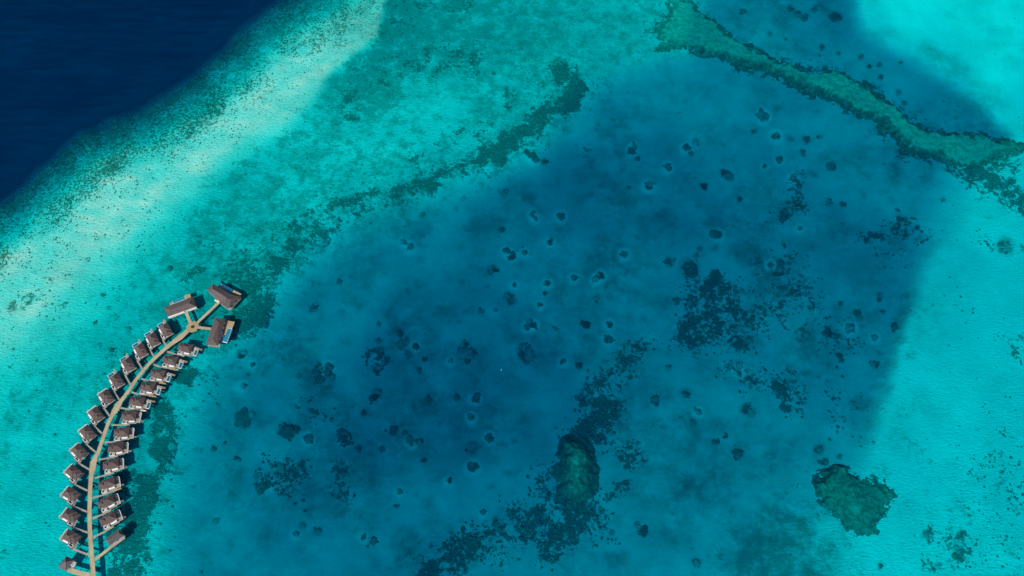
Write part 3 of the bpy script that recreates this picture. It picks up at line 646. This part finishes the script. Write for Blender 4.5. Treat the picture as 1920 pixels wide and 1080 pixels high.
reef('coral_patch', 'ragged dark coral patch on pale turquoise sand, lower right of the lagoon', [(1560, 875), (1575, 868), (1590, 872), (1600, 893), (1612, 905), (1622, 898), (1645, 898), (1650, 910), (1665, 925), (1667, 940), (1655, 955), (1640, 965), (1635, 985), (1638, 998), (1615, 997), (1590, 995), (1580, 980), (1565, 962), (1545, 945), (1530, 925), (1530, 905), (1545, 890)],
     5.2, 8.0, 6.0, 6, 20, 0.7, 0.8, 'reef', (0.45, -0.8))

# ------------------------------------------------------------------ coral heads: one thing each
def head_mesh(name, seed, kind):
    rnd = random.Random(seed)
    bm = bmesh.new()
    lumps = [(0, 0, 1.0)] if kind == 0 else [(rnd.uniform(-.55, .55), rnd.uniform(-.55, .55), rnd.uniform(.42, .7)) for _ in range(5)]
    for lx, ly, lr in lumps:
        r = bmesh.ops.create_icosphere(bm, subdivisions=3, radius=1.0)
        for v in r['verts']:
            d = v.co.normalized()
            k = lr * (1 + 0.42 * mnoise.noise(d * 1.7 + Vector((seed * 3.1, lx * 9, ly * 9))) + 0.30 * mnoise.noise(d * 3.6 + Vector((seed, 0, lx))) + 0.20 * mnoise.noise(d * 7.9 + Vector((0, seed, ly))))
            v.co = Vector((lx + d.x * k, ly + d.y * k, (d.z * k) * 0.55))
    me = bpy.data.meshes.new(name); bm.to_mesh(me); bm.free()
    me.polygons.foreach_set('use_smooth', [True] * len(me.polygons)); me.materials.append(M['coral'])
    return me
HEADS = [head_mesh('coral_outcrop', s, s % 2) for s in range(10)]
rb_ = random.Random(4)
MARKS = [('green coral mound', 1085, 875), ('round jetty plaza', 361, 613), ('long coral ridge', 1560, 160), ('ragged coral patch', 1600, 930), ('speckled coral field', 1350, 590)]
def zone_of(px, py):
    if float(sample(sd_l, px, py)) > 20:
        if py < 330 and px > 1320 and (px - 1320) * 0.42 > py - 70: return 'blue channel'
        return 'blue lagoon'
    return 'turquoise shallows'
def nth(n):
    return '' if n == 1 else ('%d%s ' % (n, 'th' if 10 <= n % 100 <= 20 else {1: 'st', 2: 'nd', 3: 'rd'}.get(n % 10, 'th')))
KEYS = [('large' if b[2] > 9.5 else 'small' if b[2] < 5 else 'mid-sized', zone_of(b[0], b[1])) for b in BOM]
for i, (bx_, by_, br_, bh_) in enumerate(BOM):
    x, y, z = bed_at(bx_, by_)
    scale = math.sqrt(x * x + y * y + (CAM_H - z) ** 2) / math.sqrt(FPX ** 2 + (bx_ - 960) ** 2 + (by_ - 540) ** 2)
    rm = br_ * scale * rb_.uniform(0.9, 1.3)
    o = bpy.data.objects.new('coral_outcrop', HEADS[rb_.randrange(10)]); COL.objects.link(o)
    o.location = (x, y, z - 0.1 * rm); o.rotation_euler = (rb_.uniform(-.15, .15), rb_.uniform(-.15, .15), rb_.uniform(0, 6.28))
    hh = min(1.0, max(0.35, 1.6 / max(rm, 0.1)))
    o.scale = (rm * rb_.uniform(.95, 1.2), rm * rb_.uniform(.85, 1.1), rm * hh)
    size, zone = KEYS[i]
    m_ = min(MARKS, key=lambda m: math.hypot(bx_ - m[1], by_ - m[2]))
    me_d = math.hypot(bx_ - m_[1], by_ - m_[2])
    rank = 1 + sum(1 for j, c in enumerate(BOM) if j != i and KEYS[j] == KEYS[i] and math.hypot(c[0] - m_[1], c[1] - m_[2]) < me_d)
    tag(o, f'{size} dark coral outcrop in the {zone}, {nth(rank)}nearest the {m_[0]}', 'coral', 'coral outcrops in the ' + zone)

# ------------------------------------------------------------------ loose corals nobody could count, one mass for each bed
def lump_template():
    bm = bmesh.new(); bmesh.ops.create_icosphere(bm, subdivisions=1, radius=1.0)
    V = np.array([v.co[:] for v in bm.verts]); F = np.array([[v.index for v in f.verts] for f in bm.faces]); bm.free()
    keep = V[:, 2] > -0.6
    return V, F[keep[F].all(1)]
LV, LF = lump_template()
def scatter(name, label, dens, n, r0, r1, mat, flat=0.5):
    p = dens.ravel() / dens.sum()
    c = RNG.choice(p.size, n, p=p)
    px = gx.ravel()[c] + RNG.uniform(-RS / 2, RS / 2, n); py = gy.ravel()[c] + RNG.uniform(-RS / 2, RS / 2, n)
    d = sample(depth_px, px, py)
    u, v = px - 960, 540 - py; t_ = (-d - CAM_H) / (v * ST - FPX * CT)
    x, y = u * t_, (v * CT + FPX * ST) * t_
    rr = r0 + (r1 - r0) * RNG.random(n) ** 2.6
    a = RNG.uniform(0, 6.28, n)
    jit = 1 + 0.35 * RNG.uniform(-1, 1, (n, len(LV)))
    vx, vy, vz = LV[None, :, 0] * jit, LV[None, :, 1] * jit * RNG.uniform(.6, 1.1, (n, 1)), LV[None, :, 2] * jit
    Vx = x[:, None] + rr[:, None] * (vx * np.cos(a)[:, None] - vy * np.sin(a)[:, None])
    Vy = y[:, None] + rr[:, None] * (vx * np.sin(a)[:, None] + vy * np.cos(a)[:, None])
    z0 = bed_z(x, y)
    Vz = np.minimum(z0[:, None] + np.minimum(rr, 1.6)[:, None] * flat * vz, -0.12)
    V = np.stack([Vx, Vy, Vz], -1).reshape(-1, 3)
    F = (LF[None] + (np.arange(n) * len(LV))[:, None, None]).reshape(-1, 3)
    o = bpy.data.objects.new(name, grid_mesh(name, V, F, mat, True)); COL.objects.link(o)
    return tag(o, label, 'coral', None, 'stuff')
patchy = sstep(-0.05, 0.45, fbm(gx, gy, 26, 4, 61, 0.6))
inframe = (gx > -60) & (gx < 1980) & (gy > -60) & (gy < 1140)
crest = np.interp(sd_o, [10, 35, 65, 95, 140, 200, 280], [0, .6, 1, .7, .15, .06, 0]) * (0.12 + patchy) * inframe
scatter('loose_coral', 'brown coral rubble speckling the pale outer reef edge', crest, 8000, 0.2, 0.95, M['rubble'])
west = cover_px * inframe * (in_lag < 0.6) * (0.15 + patchy) * (sd_o > 120)
scatter('loose_coral', 'dark coral clumps along the turquoise lagoon rim', west, 4200, 0.3, 1.3, M['coral'])
mid = cover_px * inframe * (in_lag >= 0.6) * (0.12 + patchy)
scatter('loose_coral', 'dark coral clumps in the deep lagoon fields', mid, 5000, 0.35, 1.5, M['coral'])
thin = inframe * sstep(130, 200, sd_o) * (1 - in_lag) * (0.06 + patchy ** 2) * 1.0
scatter('loose_coral', 'sparse little corals dotting the turquoise sand', thin, 800, 0.25, 0.9, M['coral'])

# ================================================================== jetty and houses
DECK = 1.6
def P2(px, py, z=DECK): return place(px, py, z)
def zz1(a, b): return 280 + a / 6.0, 510 + b / 6.0       # survey sheets: readings -> picture pixels
def zz8(a, b): return 90 + a / 9.0, 960 + b / 9.0

def ribbon(mb, pts, widths, z0, z1):
    L, Rr = [], []
    for i, p in enumerate(pts):
        a = Vector(pts[max(i - 1, 0)]); b = Vector(pts[min(i + 1, len(pts) - 1)])
        d = (b - a).normalized(); n = Vector((-d.y, d.x)) * widths[i] / 2
        L.append((p[0] + n.x, p[1] + n.y)); Rr.append((p[0] - n.x, p[1] - n.y))
    n = len(pts)
    V = [(x, y, z1) for x, y in L] + [(x, y, z1) for x, y in Rr] + [(x, y, z0) for x, y in L] + [(x, y, z0) for x, y in Rr]
    F = []
    for i in range(n - 1):
        F += [(i, n + i, n + i + 1, i + 1), (2 * n + i, 2 * n + i + 1, 3 * n + i + 1, 3 * n + i), (i, i + 1, 2 * n + i + 1, 2 * n + i), (n + i, 3 * n + i, 3 * n + i + 1, n + i + 1)]
    F += [(0, 2 * n, 3 * n, n), (n - 1, 2 * n - 1, 4 * n - 1, 3 * n - 1)]
    mb.poly(V, F)
    return L, Rr

PILE_ME = MB().cyl(0, 0, -7.0, 1.34, 0.22, n=7).mesh('piling', M['pile'])
def piling(parent, x, y):
    o = bpy.data.objects.new('piling', PILE_ME); COL.objects.link(o); o.parent = parent; o.location = (x, y, 0); return o

# ---- main jetty
JET = [(184, 1200, 3.3), (177.5, 1110, 3.3), (175, 1080, 3.3), (172.5, 1049, 3.3), (169.5, 1015, 3.2), (168, 985, 3.2), (167.6, 959, 3.2), (168.3, 930, 3.2), (169.5, 905, 3.3), (171.3, 889, 3.7), (173.2, 880, 5.0), (175.0, 866, 5.2), (178.8, 857, 3.5),
       (184, 848, 3.1), (193.3, 820, 3.0), (203.3, 792, 3.0), (210, 779, 3.5), (215, 770.5, 5.4), (221, 760, 5.4), (226.5, 752, 3.4), (241.7, 732, 3.0), (254, 713, 3.0), (266.7, 696.7, 3.0), (280, 681.5, 3.0), (290, 671.7, 3.2), (310, 653.5, 3.4), (325, 641.5, 4.2), (338, 632, 5.4), (345, 626.7, 4.2), (352, 620, 4.0), (357, 616.2, 4.0)]
jp = [P2(a, b) for a, b, _ in JET]
jetty = empty('jetty', (0, 0, 0)); tag(jetty, 'long curving timber jetty running up between two rows of villas', 'jetty')
mb = MB(); jl, jr = ribbon(mb, jp, [w * 0.86 for *_, w in JET], 1.3, 1.5)
mb.build('deck', M['wood'], jetty)
for ln in (jl, jr):
    mb = MB()
    c0 = [Vector(p) for p in ln]
    for a, b in zip(c0[:-1], c0[1:]): mb.bar(a, b, 0.16, 1.46, 1.62)
    mb.build('edge_beam', M['wood_grey'], jetty)
acc = 0
for i in range(len(jp) - 1):
    a, b = Vector(jp[i]), Vector(jp[i + 1]); L = (b - a).length; d = (b - a) / L; n = Vector((-d.y, d.x))
    while acc < L:
        q = a + d * acc
        for sg in (-1, 1): piling(jetty, q.x + n.x * sg * 1.05, q.y + n.y * sg * 1.05)
        acc += 9.0
    acc -= L
# ---- round plaza at its head
pc = P2(361.2, 612.7); plaza = empty('plaza', (pc[0], pc[1], 0)); tag(plaza, 'octagonal timber plaza with a round planter at the head of the jetty', 'plaza')
mb = MB(); n = 24
ro = [4.5 if i % 3 else 4.8 for i in range(n)]
V = []
for zc in (1.32, 1.53):
    for i in range(n): V.append((ro[i] * math.cos(2 * math.pi * i / n), ro[i] * math.sin(2 * math.pi * i / n), zc))
    for i in range(n): V.append((1.25 * math.cos(2 * math.pi * i / n), 1.25 * math.sin(2 * math.pi * i / n), zc))
F = []
for i in range(n):
    j = (i + 1) % n
    F += [(2 * n + i, 2 * n + j, 3 * n + j, 3 * n + i), (i, n + i, n + j, j), (i, j, 2 * n + j, 2 * n + i), (n + i, 3 * n + i, 3 * n + j, n + j)]
mb.poly(V, F).build('deck', M['wood_warm'], plaza)
mb = MB()
for i in range(16):
    a0, a1 = 2 * math.pi * i / 16, 2 * math.pi * (i + 1) / 16
    mb.bar((1.3 * math.cos(a0), 1.3 * math.sin(a0)), (1.3 * math.cos(a1), 1.3 * math.sin(a1)), 0.22, 1.50, 1.95)
mb.build('planter_rim', M['wood_dark'], plaza)
bm = bmesh.new()
for q in range(9):
    r_ = bmesh.ops.create_icosphere(bm, subdivisions=1, radius=0.42)
    off = Vector((0.7 * math.cos(q * 2.4) * (q / 9), 0.7 * math.sin(q * 2.4) * (q / 9), 1.75 + 0.25 * random.random()))
    for v in r_['verts']: v.co = v.co * random.uniform(.6, 1.15) + off
me = bpy.data.meshes.new('shrub'); bm.to_mesh(me); bm.free(); me.materials.append(M['leaf'])
o = bpy.data.objects.new('shrub', me); COL.objects.link(o); o.parent = plaza
for k in range(8): piling(plaza, 3.6 * math.cos(k * math.pi / 4), 3.6 * math.sin(k * math.pi / 4))

# ---- hipped roof over any four eave corners, ridge between two points
def hip_roof(parent, corners, r0, r1, z, rise, mat, thick=0.22, cap=True):
    a = sum(corners[i][0] * corners[(i + 1) % 4][1] - corners[(i + 1) % 4][0] * corners[i][1] for i in range(4))
    if a < 0: corners = [corners[0], corners[3], corners[2], corners[1]]
    V = [(c[0], c[1], z - thick) for c in corners] + [(c[0], c[1], z) for c in corners] + [(r0[0], r0[1], z + rise), (r1[0], r1[1], z + rise)]
    # which ridge end is nearer to each corner
    near = [8 if (Vector(c) - Vector(r0)).length <= (Vector(c) - Vector(r1)).length else 9 for c in corners]
    F = [(3, 2, 1, 0)]
    for i in range(4):
        j = (i + 1) % 4
        F.append((i, j, 4 + j, 4 + i))
        F.append((4 + i, 4 + j, near[j]) if near[i] == near[j] else (4 + i, 4 + j, near[j], near[i]))
    roof = MB().poly(V, F).build('roof', mat, parent)
    if cap:
        cb = MB()
        for i in range(4): cb.beam(Vector(V[4 + i]) + Vector((0, 0, .03)), Vector(V[near[i]]) + Vector((0, 0, .03)), 0.24)
        if (Vector(r0) - Vector(r1)).length > 0.3: cb.beam(Vector(V[8]) + Vector((0, 0, .05)), Vector(V[9]) + Vector((0, 0, .05)), 0.26)
        cb.build('ridge_cap', M['cap'], roof)
    return roof
def rect(cx, cy, hx, hy): return [(cx - hx, cy - hy), (cx + hx, cy - hy), (cx + hx, cy + hy), (cx - hx, cy + hy)]

def make_villa(m, pool, strip):
    """local +X looks out to sea, features on the side m*Y"""
    t = empty('villa')
    B = lambda x0, x1, y0, y1, z0, z1: MB().box(x0, x1, m * y0, m * y1, z0, z1)
    B(-6.0, 5.6, -3.7, 3.75, 1.34, 1.58).build('platform', M['wood_grey'], t)
    w = B(-5.0, 4.6, -3.0, 3.0, 1.58, 4.3).build('wall', M['white'], t)
    for yy in (-1.9, 0.0, 1.9): B(4.6, 4.66, yy - .8, yy + .8, 1.7, 3.9).build('window', M['glass'], w)
    for xx in (-1.6, 1.2): B(xx - .9, xx + .9, 3.0, 3.06, 1.7, 3.8).build('window', M['glass'], w)
    B(-5.06, -5.0, -1.6, -0.5, 1.58, 3.8).build('door', M['wood_dark'], w)
    hip_roof(t, rect(1.45, 0, 4.55, 3.85), (0.5, 0), (2.4, 0), 4.45, 2.75, M['roof'])
    hip_roof(t, rect(-3.5, -0.15 * m, 2.75, 3.35), (-3.9, -0.15 * m), (-2.9, -0.15 * m), 4.38, 2.0, M['roof'])
    # walled open-air bathroom
    B(-5.6, 5.6, 3.75, 6.2, 1.34, 1.56).build('side_platform', M['wood_dark' if m > 0 else 'wood_grey'], t)
    c = MB(); y0, y1, x0, x1 = 3.95, 6.1, -5.3, -1.2
    c.box(x0, x1, m * y1, m * (y1 - .28), 1.56, 3.5); c.box(x0, x0 + .3, m * y0, m * (y1 - .28), 1.56, 3.5)
    c.box(x1 - .3, x1, m * y0, m * (y1 - .28), 1.56, 3.5); c.build('courtyard_wall', M['white'], t)
    B(x0 + .32, x1 - .32, y0, y1 - .3, 1.57, 1.62).build('courtyard_floor', M['dark_tile'], t)
    B(-3.9, -2.6, 4.3, 5.0, 1.62, 2.15).build('bathtub', M['white'], t)
    a = B(0.0, 4.7, 4.05, 5.35, 3.05, 3.2).build('awning', M['white'], t)
    for xx in (0.2, 4.5): B(xx - .07, xx + .07, 5.15, 5.29, 1.56, 3.05).build('post', M['wood_dark'], a)
    # out over the sea
    if pool:
        B(5.6, 7.75, -3.2, 5.0, 1.32, 1.55).build('sea_deck', M['wood_grey'], t)
        r = MB(); X0, X1, Y0, Y1 = 7.75, 10.5, -0.6, 4.9
        r.box(X0, X0 + .22, m * Y0, m * Y1, 0.3, 1.72); r.box(X1 - .22, X1, m * Y0, m * Y1, 0.3, 1.66)
        r.box(X0 + .22, X1 - .22, m * Y0, m * (Y0 + .3), 0.3, 1.72); r.box(X0 + .22, X1 - .22, m * (Y1 - .3), m * Y1, 0.3, 1.72)
        r.box(X0 + .22, X1 - .22, m * (Y0 + .3), m * (Y1 - .3), 0.3, 0.5)
        pl = r.build('pool', M['white'], t)
        B(X0 + .23, X1 - .23, Y0 + .31, Y1 - .31, 0.5, 1.55).build('pool_water', M['pool'], pl)
        st = MB()
        for k in range(4): st.box(10.55 + k * .62, 11.12 + k * .62, m * -2.4, m * -1.1, 0.2 - k * .0, 1.35 - k * .32)
        st.build('stair', M['wood_warm'], t)
        B(7.75, 10.5, -2.6, -0.65, 1.3, 1.5).build('landing', M['wood_grey'], t)
        piling(t, 10.0, m * -1.6); piling(t, 8.2, m * -1.6)
    else:
        q = [(5.6, -3.4)] + [(7.3 + 1.3 * math.sin(a_), -2.1 - 1.3 * math.cos(a_)) for a_ in [i * math.pi / 12 for i in range(7)]] + [(8.6, 5.6), (5.6, 5.6)]
        MB().prism([(x, y * m) for x, y in q], 1.32, 1.54).build('sea_deck', M['wood_grey'], t)
        rim = MB()
        for p0, p1 in zip(q[:-2], q[1:-1]): rim.bar((p0[0], p0[1] * m), (p1[0], p1[1] * m), 0.25, 1.5, 1.85)
        rim.build('deck_rim', M['white'], t)
        st = MB()
        for k in range(4): st.box(8.75 + k * .5, 9.2 + k * .5, m * 3.6, m * 4.7, 0.2, 1.35 - k * .3)
        st.build('stair', M['wood_grey'], t)
    for xx in (6.3, 7.0): 
        lo = B(xx - .32, xx + .32, -2.4, -0.6, 1.58, 1.86).build('lounger', M['cream'], t)
    if strip:
        B(0.7, 8.6, 6.35, 7.45, 1.42, 1.72).build('side_deck', M['cream' if strip == 1 else 'wood_warm'], t)
        piling(t, 4.5, m * 6.9); piling(t, 8.2, m * 6.9)
    for xx in (-5, -1.5, 2, 5):
        for yy in (-3, 3.2): piling(t, xx, m * yy)
    for xx in (-4.5, 4.5): piling(t, xx, m * 5.7)
    piling(t, 7.4, m * 4.5); piling(t, 7.2, m * -2.6)
    return t

protos = {}
VS = 0.87
def villa(m, pool, strip, px, py, ang, attach, label, group):
    key = (m, pool, strip)
    x, y = place(px, py, 5.4)
    x2, y2 = place(px + 10 * math.cos(R(ang)), py - 10 * math.sin(R(ang)), 5.4)
    rz = math.atan2(y2 - y, x2 - x)
    if key not in protos: protos[key] = make_villa(m, pool, strip); t = protos[key]
    else: t = copy_tree(protos[key])
    t.location = (x, y, 0); t.rotation_euler = (0, 0, rz); t.scale = (VS, VS, VS)
    for k in ('label', 'category', 'group'):
        if k in t: del t[k]
    tag(t, label, 'villa', group)
    # boardwalk from the jetty, along the feature side
    ax_, ay_ = P2(*attach); d = Vector((ax_ - x, ay_ - y)); c, s_ = math.cos(-rz), math.sin(-rz)
    la = ((d.x * c - d.y * s_) / VS, (d.x * s_ + d.y * c) / VS)
    PEND.append((t, la, m))
PEND = []
ORDW = ['first', 'second', 'third', 'fourth', 'fifth', 'sixth', 'seventh', 'eighth', 'ninth', 'tenth', 'eleventh', 'twelfth', 'thirteenth']
LEFT = [(309.2, 616.7, 119, (311.7, 648.7)), (285, 634.5, 118, (289, 669)), (262, 655, 118, (266.7, 692.5)), (238.7, 681.5, 119, (244, 721)), (216.5, 711.5, 121, (223, 749)), (197.2, 742.5, 124, (205.8, 781)), (177.5, 775.5, 126, (190.8, 812.5)),
        (161.7, 810, 130, (179, 847.5)), (146, 845, 134, (168.3, 881)), (136, 884.5, 140, (164, 920)), (131, 925.5, 148, (163, 959.6)), (129.8, 965.5, 151, (164, 998.5)), (131, 1006, 152, (167.5, 1041))]
RIGHT = [(346, 650, -10, (313, 659)), (317.5, 673.5, -9, (287.5, 683)), (294, 699, -8, (265, 710)), (275, 723.5, -7, (246, 735)), (255, 750.5, -5, (226, 764.7)), (240, 778, 2, (209, 796.7)), (226, 809, 6, (196, 829)), (215, 837.5, 10, (185, 861.7)),
         (206, 869, 14, (177.5, 896)), (198.5, 905.5, 20, (172.6, 933.7)), (196.7, 940, 27, (171.7, 972.6)), (200.5, 971.5, 29, (174.4, 1007.8))]
for i, (px, py, an, at_) in enumerate(LEFT):
    villa(1, i < 5, 0, px, py, an, at_, f'brown-roofed overwater villa, {ORDW[i]} from the plaza on the open-sea side of the jetty', 'villas on the open-sea side')
for i, (px, py, an, at_) in enumerate(RIGHT):
    strip = 2 if i in (1, 2, 3, 9) else 1 if i == 4 else 0
    villa(-1, i < 5, strip, px, py, an, at_, f'brown-roofed overwater villa, {ORDW[i]} from the plaza on the lagoon side of the jetty', 'villas on the lagoon side')
for t, la, m in PEND:
    mb = MB()
    if m > 0:
        e = (-5.4, 6.9); mb.bar(la, e, 1.35, 1.28, 1.47); mb.build('walkway', M['wood_grey'], t)
        MB().box(-6.0, -0.8, 6.3, 7.5, 1.25, 1.44).build('porch', M['wood_dark'], t)  # dark timber stands in for shade on this stretch of walkway
        mb = MB().box(-6.6, -5.0, 4.2, 6.25, 1.3, 1.5); mb.build('entrance_step', M['wood_grey'], t)
    else:
        e = (-6.0, -6.9); e2 = (0.6, -6.9)
        ribbon(mb, [la, e, e2], [1.5, 1.3, 1.25], 1.28, 1.47); mb.build('walkway', M['wood_grey'], t)
    mid = ((la[0] + e[0]) / 2, (la[1] + e[1]) / 2); piling(t, *mid); piling(t, *e)

# ---- three large residences round the plaza, two small houses lower down
def inset(c, k):
    mx, my = sum(p[0] for p in c) / len(c), sum(p[1] for p in c) / len(c)
    return [(mx + (p[0] - mx) * k, my + (p[1] - my) * k) for p in c]
def house(name, label, cat, roofs, eave, decks, pools, walks, roof_mat_, wall_mat='white', extras=()):
    cx, cy = P2(*roofs[0][0][0]); t = empty(name, (cx, cy, 0)); tag(t, label, cat)
    loc = lambda pp, z: (lambda q: (q[0] - cx, q[1] - cy))(place(pp[0], pp[1], z))
    for corners, (ra_, rb__), rise in roofs:
        c = [loc(p, eave) for p in corners]
        hip_roof(t, c, loc(ra_, eave + rise), loc(rb__, eave + rise), eave, rise, M[roof_mat_])
        MB().prism(inset(c, 0.985), 1.30, 1.56).build('platform', M['wood_grey'], t)
        w = MB().prism(inset(c, 0.80), 1.56, eave - 0.22).build('wall', M[wall_mat], t)
        ci = inset(c, 0.80)
        for i in range(4):
            a, b = Vector(ci[i]), Vector(ci[(i + 1) % 4]); L = (b - a).length; d = (b - a) / L
            k = max(1, int(L / 4.5))
            for j in range(k):
                q = a + d * (L * (j + .5) / k); MB().bar(q - d * 0.9, q + d * 0.9, 0.09, 1.75, eave - 0.7).build('window', M['glass'], w)
        for p in inset(c, 0.8): piling(t, *p)
        piling(t, *inset(c, 0.0)[0])
    for poly, mt, zt in decks:
        MB().prism([loc(p, zt) for p in poly], zt - .24, zt).build('deck', M[mt], t)
        for p in inset([loc(p, zt) for p in poly], 0.8)[:2]: piling(t, *p)
    for poly, mt in pools:
        c = [loc(p, 1.7) for p in poly]
        pl = MB().prism(c, 0.2, 1.62).build('pool', M['white'], t)
        MB().prism(inset(c, 0.955), 1.5, 1.66).build('pool_water', M[mt], pl)
    for a, b, w in walks:
        MB().bar(loc(a, 1.5), loc(b, 1.5), w, 1.26, 1.47).build('walkway', M['wood'], t)
        la, lb = Vector(loc(a, 1.5)), Vector(loc(b, 1.5)); 
        for k in (0.25, 0.5, 0.75): q = la.lerp(lb, k); piling(t, q.x, q.y)
    for nm, poly, z0, z1, mt in extras:
        MB().prism([loc(p, z1) for p in poly], z0, z1).build(nm, M[mt], t)
    return t
Z = zz1
house('residence', 'large hip-roofed residence with long white front wall, on the open-sea side of the plaza', 'villa',
      [([Z(165, 400), Z(490, 280), Z(525, 390), Z(210, 500)], (Z(238, 428), Z(445, 352)), 3.2)], 4.8,
      [([Z(395, 262), Z(455, 245), Z(470, 282), Z(410, 304)], 'wood_warm', 1.6), ([Z(225, 352), Z(250, 340), Z(420, 300), Z(430, 330), Z(240, 400)], 'wood_grey', 1.52)],
      [([Z(255, 332), Z(398, 272), Z(412, 300), Z(268, 356)], 'pool_pale')], [(Z(458, 566), Z(402, 425), 2.2)], 'roof_big', 'white',
      [('front_wall', [Z(208, 505), Z(390, 436), Z(395, 447), Z(212, 515)], 1.3, 3.2, 'white'), ('front_wall', [Z(440, 420), Z(526, 388), Z(530, 398), Z(444, 430)], 1.3, 3.2, 'white'), ('porch', [Z(345, 450), Z(430, 410), Z(440, 432), Z(375, 468)], 1.3, 1.75, 'cream')])
house('residence', 'largest residence, with two joined hip roofs and a long pool on its far side', 'villa',
      [([Z(648, 205), Z(716, 132), Z(945, 262), Z(850, 372)], (Z(712, 190), Z(868, 288)), 3.4), ([Z(780, 340), Z(880, 232), Z(1016, 280), Z(890, 414)], (Z(872, 300), Z(915, 312)), 3.1)], 4.8,
      [([Z(955, 205), Z(1035, 245), Z(1015, 268), Z(938, 228)], 'wood_warm', 1.6), ([Z(1010, 275), Z(1036, 272), Z(908, 432), Z(880, 418)], 'wood_warm', 1.55), ([Z(735, 305), Z(795, 330), Z(785, 352), Z(730, 322)], 'cream', 1.6)],
      [([Z(815, 130), Z(958, 208), Z(940, 230), Z(795, 155)], 'pool')], [(Z(540, 570), Z(780, 342), 2.1)], 'roof_big')
house('residence', 'hip-roofed residence with tan deck and bright pool, on the lagoon side of the plaza', 'villa',
      [([Z(735, 518), Z(856, 524), Z(772, 832), Z(638, 815)], (Z(782, 572), Z(712, 760)), 3.2)], 4.8,
      [([Z(868, 545), Z(962, 560), Z(930, 640), Z(888, 632), Z(852, 712), Z(805, 705)], 'wood_warm', 1.6), ([Z(805, 706), Z(840, 712), Z(832, 732), Z(800, 730)], 'white', 1.62)],
      [([Z(888, 628), Z(930, 638), Z(872, 795), Z(808, 780), Z(815, 735), Z(845, 730)], 'pool_pale')], [(Z(545, 622), Z(705, 642), 2.1)], 'roof_big')
Z = zz8
house('pavilion', 'grey-roofed pavilion on a long straight boardwalk, lowest building on the lagoon side', 'pavilion',
      [([Z(965, 460), Z(1192, 283), Z(1276, 400), Z(1040, 568)], (Z(1040, 478), Z(1196, 362)), 2.6)], 4.0,
      [([Z(1030, 585), Z(1272, 405), Z(1305, 445), Z(1065, 622)], 'wood_grey', 1.5)], [], [(Z(775, 815), Z(1052, 603), 2.0)], 'roof_grey')
house('cottage', 'small grey pyramid-roofed cottage beside a wide tan walkway at the bottom of the jetty', 'cottage',
      [([Z(165, 930), Z(302, 748), Z(440, 812), Z(300, 995)], (Z(292, 842), Z(300, 848)), 2.8)], 4.2,
      [([Z(330, 975), Z(440, 835), Z(475, 852), Z(420, 935), Z(370, 1000)], 'wood_grey', 1.52)], [], [(Z(340, 975), Z(750, 1092), 2.9)], 'roof_grey')
pg = empty('pergola', (0, 0, 0)); 
q = [P2(*zz8(*p), 3.6) for p in ((380, 905), (425, 838), (472, 855), (430, 925))]
tag(pg, 'white slatted pergola beside the small grey cottage', 'pergola')
for a, b in zip(q, q[1:] + q[:1]): MB().beam((*a, 3.6), (*b, 3.6), 0.3).build('rail', M['white'], pg)
for k in range(1, 4):
    a = Vector(q[0]).lerp(Vector(q[1]), k / 4); b = Vector(q[3]).lerp(Vector(q[2]), k / 4)
    MB().beam((*a, 3.75), (*b, 3.75), 0.22).build('slat', M['white'], pg)
for a in q: MB().beam((*a, 1.3), (*a, 3.44), 0.2).build('post', M['white'], pg)
# ---- a lone mooring buoy in the lagoon
bx0 = place(940, 693, 0.3)
by = empty('mooring_buoy', (bx0[0], bx0[1], 0)); by.scale = (.6, .6, .6); tag(by, 'tiny white mooring buoy floating alone in mid lagoon', 'buoy')
MB().cyl(0, 0, -0.25, 0.25, 0.45, 0.5, 12).cyl(0, 0, 0.25, 0.6, 0.5, 0.2, 12).build('float', M['white'], by)
MB().cyl(0, 0, 0.6, 1.0, 0.06, n=6).build('ring_post', M['wood_dark'], by)
